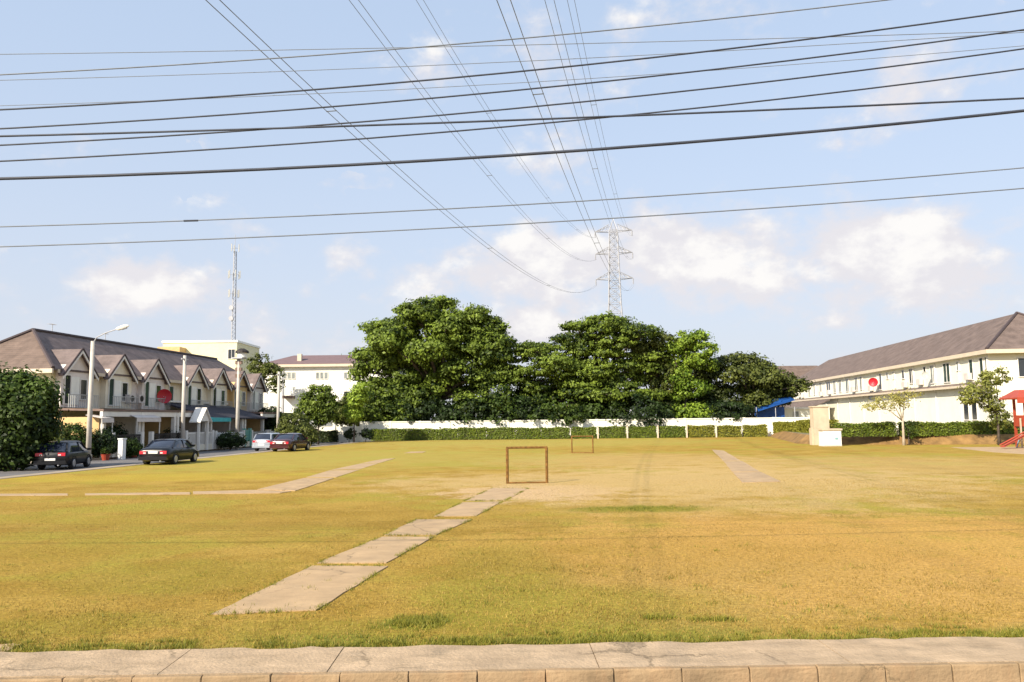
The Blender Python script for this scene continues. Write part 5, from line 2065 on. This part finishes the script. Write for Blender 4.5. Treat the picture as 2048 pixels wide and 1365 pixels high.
tree('large_tree', 'largest broad green tree in the middle behind the far wall', (o, TYY, 0), A, 'mid', .40, 40, .85, 5.5, .6, flat=.5)
o = D(1190, 860, TYY + 1).x
Bl = []
rt = random.Random(5)
for (yy, xa_, xb_) in ((640, 1195, 1275), (655, 1150, 1290), (672, 1130, 1300), (690, 1040, 1300), (708, 1020, 1200), (712, 1200, 1305), (728, 1100, 1310), (742, 1010, 1160), (752, 1150, 1310), (768, 1020, 1300),
                       (785, 1040, 1300), (802, 1020, 1290), (816, 1050, 1280)):
    x_ = xa_ + rt.uniform(0, 20)
    while x_ < xb_:
        w_ = rt.uniform(22, 46)
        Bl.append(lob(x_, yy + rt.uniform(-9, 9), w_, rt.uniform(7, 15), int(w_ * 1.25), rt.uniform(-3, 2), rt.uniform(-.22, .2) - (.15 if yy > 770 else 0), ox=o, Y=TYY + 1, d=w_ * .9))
        x_ += w_ * rt.uniform(.9, 1.5)
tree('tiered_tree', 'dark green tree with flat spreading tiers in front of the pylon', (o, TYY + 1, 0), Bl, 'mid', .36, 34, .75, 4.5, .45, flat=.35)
o = D(1305, 860, TYY + 2).x
tree('slim_tree', 'dark narrow tree between the tiered tree and the light green one', (o, TYY + 2, 0),
     outline_lobes([(1285, 668), (1318, 664), (1345, 690), (1350, 822), (1268, 822), (1275, 740)], 13, 18, 30, .07, o, TYY + 2, -.08, .95, 2, 3), 'olive', .36, 36, .75, 5, .35)
o = D(1372, 860, TYY).x
tree('light_green_tree', 'bright yellow-green tree right of the pylon behind the wall', (o, TYY, 0),
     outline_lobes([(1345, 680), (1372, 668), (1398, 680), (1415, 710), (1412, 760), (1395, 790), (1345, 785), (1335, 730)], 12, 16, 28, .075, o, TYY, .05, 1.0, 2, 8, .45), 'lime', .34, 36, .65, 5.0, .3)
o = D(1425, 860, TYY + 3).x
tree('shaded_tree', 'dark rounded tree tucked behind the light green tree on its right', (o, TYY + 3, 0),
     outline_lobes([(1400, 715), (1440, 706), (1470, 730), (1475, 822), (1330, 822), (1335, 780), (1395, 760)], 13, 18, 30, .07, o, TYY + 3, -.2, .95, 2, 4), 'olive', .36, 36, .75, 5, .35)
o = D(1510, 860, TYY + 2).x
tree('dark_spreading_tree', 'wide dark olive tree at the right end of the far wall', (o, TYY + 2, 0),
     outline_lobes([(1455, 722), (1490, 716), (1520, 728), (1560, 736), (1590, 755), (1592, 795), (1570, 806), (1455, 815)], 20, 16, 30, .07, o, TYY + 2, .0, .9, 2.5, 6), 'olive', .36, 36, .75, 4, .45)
# undergrowth behind the wall
for (px, lb, leaf, w_, h_) in ((790, 'yellowish bush just above the wall under the big tree, left side', 'mid', 60, 26), (985, 'bush above the wall under the right of the big tree', 'deep', 80, 30),
                               (1120, 'bush above the wall behind the far goal', 'deep', 90, 26), (1280, 'bush above the wall below the slim dark tree', 'shade', 80, 30),
                               (700, 'dark undergrowth above the wall behind the conical tree', 'olive', 40, 22), (860, 'dark undergrowth beneath the big tree trunk', 'shade', 70, 34), (935, 'dark undergrowth beneath the right half of the big tree', 'shade', 60, 34), (1050, 'deep shade shrub left of the far goal above the wall', 'shade', 60, 34), (1200, 'deep green shrub right of the far goal above the wall', 'deep', 60, 30),
                               (1390, 'light bush above the wall below the light green tree', 'lime', 46, 18), (1450, 'dark bush above the wall left of the blue awning', 'shade', 60, 26)):
    o = D(px, 860, 99).x
    tree('wall_bush', lb, (o, 99, 0), [lob(px, 828, w_, h_, 110, 0, -.1, ox=o, Y=99), lob(px + 20, 835, w_ * .6, h_ * .7, 60, 0, 0, ox=o, Y=99)], leaf, .36, 30, .7, 1.2, .15, cat='bush',
         group='bushes behind the far wall')
# small trees at the far left corner
o = D(637, 860, 86).x
tree('round_tree', 'small round-headed tree in front of the white building', (o, 86, 0),
     [lob(637, 800, 34, 30, 130, 0, .1, ox=o, Y=86), lob(620, 822, 26, 22, 70, 0, .0, ox=o, Y=86), lob(652, 818, 24, 26, 70, 0, -.1, ox=o, Y=86), lob(640, 842, 12, 10, 18, 0, -.3, ox=o, Y=86)],
     'mid', .26, 34, .5, 1.9, .09)
o = D(708, 860, 88).x
tree('conical_tree', 'narrow bright green conical tree left of the big tree', (o, 88, 0),
     [lob(712, 800, 13, 28, 60, 0, .2, ox=o, Y=88), lob(707, 828, 17, 20, 60, 0, .1, ox=o, Y=88), lob(722, 785, 12, 22, 40, 0, .1, ox=o, Y=88)], 'lime', .26, 34, .45, 1.8, .09)
o = D(682, 860, 92.5).x
tree('yellow_bush', 'yellowish bush between the round tree and the conical tree', (o, 93, 0), [lob(680, 825, 22, 18, 60, 0, .1, ox=o, Y=93), lob(695, 812, 14, 20, 40, 0, 0, ox=o, Y=93)], 'olive', .3, 30, .5, 1.5, .08, cat='bush')
for (px, lb) in ((700, 'small dark shrub at the lawn corner left of the pale stub'), (733, 'small dark shrub left of the first far hedge')):
    o = D(px, 875, 89).x
    tree('corner_shrub', lb, (o, 88.5, 0), [lob(px, 868, 12, 10, 34, 0, 0, ox=o, Y=88.5)], 'shade', .2, 26, .3, .3, .05, cat='shrub', group='dark shrubs by the far left corner')
# white sack-like thing by the hedge
q = G(806, 879)
sk = thing('white_sack', 'pale sack lying on the grass against the far hedge', 'sack', (q.x, q.y, 0), .2)
b = MB()
b.v = []
for i in range(7):
    for k in range(10):
        a_ = 2 * math.pi * k / 10
        f_ = math.sin(math.pi * (i + .35) / 6.7)
        b.v.append((-.75 + 1.5 * i / 6, .35 * f_ * math.cos(a_) + .03 * math.sin(3 * k), .02 + .28 * f_ + .28 * f_ * math.sin(a_) * (1 + .15 * math.sin(i * 2.2))))
for i in range(6):
    for k in range(10):
        b.f.append((i * 10 + k, i * 10 + (k + 1) % 10, (i + 1) * 10 + (k + 1) % 10, (i + 1) * 10 + k))
b.f += [tuple(range(9, -1, -1)), tuple(range(60, 70))]
b.build('sack_body', M['canvas'], sk, smooth=True)
MB().tube([(.72, 0, .25), (.9, 0, .33)], [.05, .11], 7).build('neck', M['canvas'], sk)

# blue tarpaulin roof and white van behind the wall
q = D(1512, 830, 99.5)
tp = thing('blue_tarpaulin', 'blue tarpaulin shelter behind the wall under the dark tree', 'shelter', (q.x, 99.5, 0), 0)
wq = D(1592, 830, 99.5).x - q.x
zt0, zt1 = D(1560, 806, 99.5).z, D(1560, 797, 99.5).z
b = MB()
b.slab([(0, 0, zt0 - 1.1), (wq * .5, -.2, zt0 - .3), (wq, 0, zt0 + .35), (wq, 2.4, zt1 + .3), (wq * .5, 2.4, zt1), (0, 2.4, zt1 - .9)], .05)
b.build('sheet', M['bluet'], tp)
MB().box(.2, wq * .8, 1.2, 1.25, 1.0, zt0 - .5).build('hanging_side', M['bluet'], tp)
for xx in (.1, wq * .5, wq - .1):
    MB().tube([(xx, .1, 0), (xx, .1, zt0 - .5)], .05, 6).build('pole', M['steel'], tp)
q = D(1478, 825, 99.2)
vn = thing('white_van', 'white van roof and window showing over the wall beside the blue tarpaulin', 'van', (q.x, 99.6, 0), 0)
b = MB()
b.v = []
prof = [(-1.0, .35), (-1.02, 1.6), (-.86, 2.75), (-.6, 2.98), (.6, 2.98), (.86, 2.75), (1.02, 1.6), (1.0, .35)]
for (yy, s1) in ((0, .97), (.12, 1.0), (3.6, 1.0), (4.1, .8), (4.9, .55)):
    for (xx, zz) in prof:
        b.v.append((xx, yy, .35 + (zz - .35) * s1))
for i in range(4):
    for k in range(7):
        b.f.append((i * 8 + k, i * 8 + k + 1, (i + 1) * 8 + k + 1, (i + 1) * 8 + k))
b.f += [tuple(range(7, -1, -1)), tuple(range(32, 40))]
b.build('body', M['whitep'], vn)
MB().box(-.7, .7, -.03, .01, 1.75, 2.55).build('rear_window', M['cglass'], vn)
for sx in (-1, 1):
    for yy in (1.0, 4.0):
        MB().tube([(sx * .85, yy, .35), (sx * 1.03, yy, .35)], .35, 14).build('wheel', M['tyre'], vn)
    MB().box(sx * .9 - .08, sx * .9 + .08, -.04, 0, 1.0, 1.5).build('tail_light', M['tail'], vn)

bpy.context.view_layer.update()
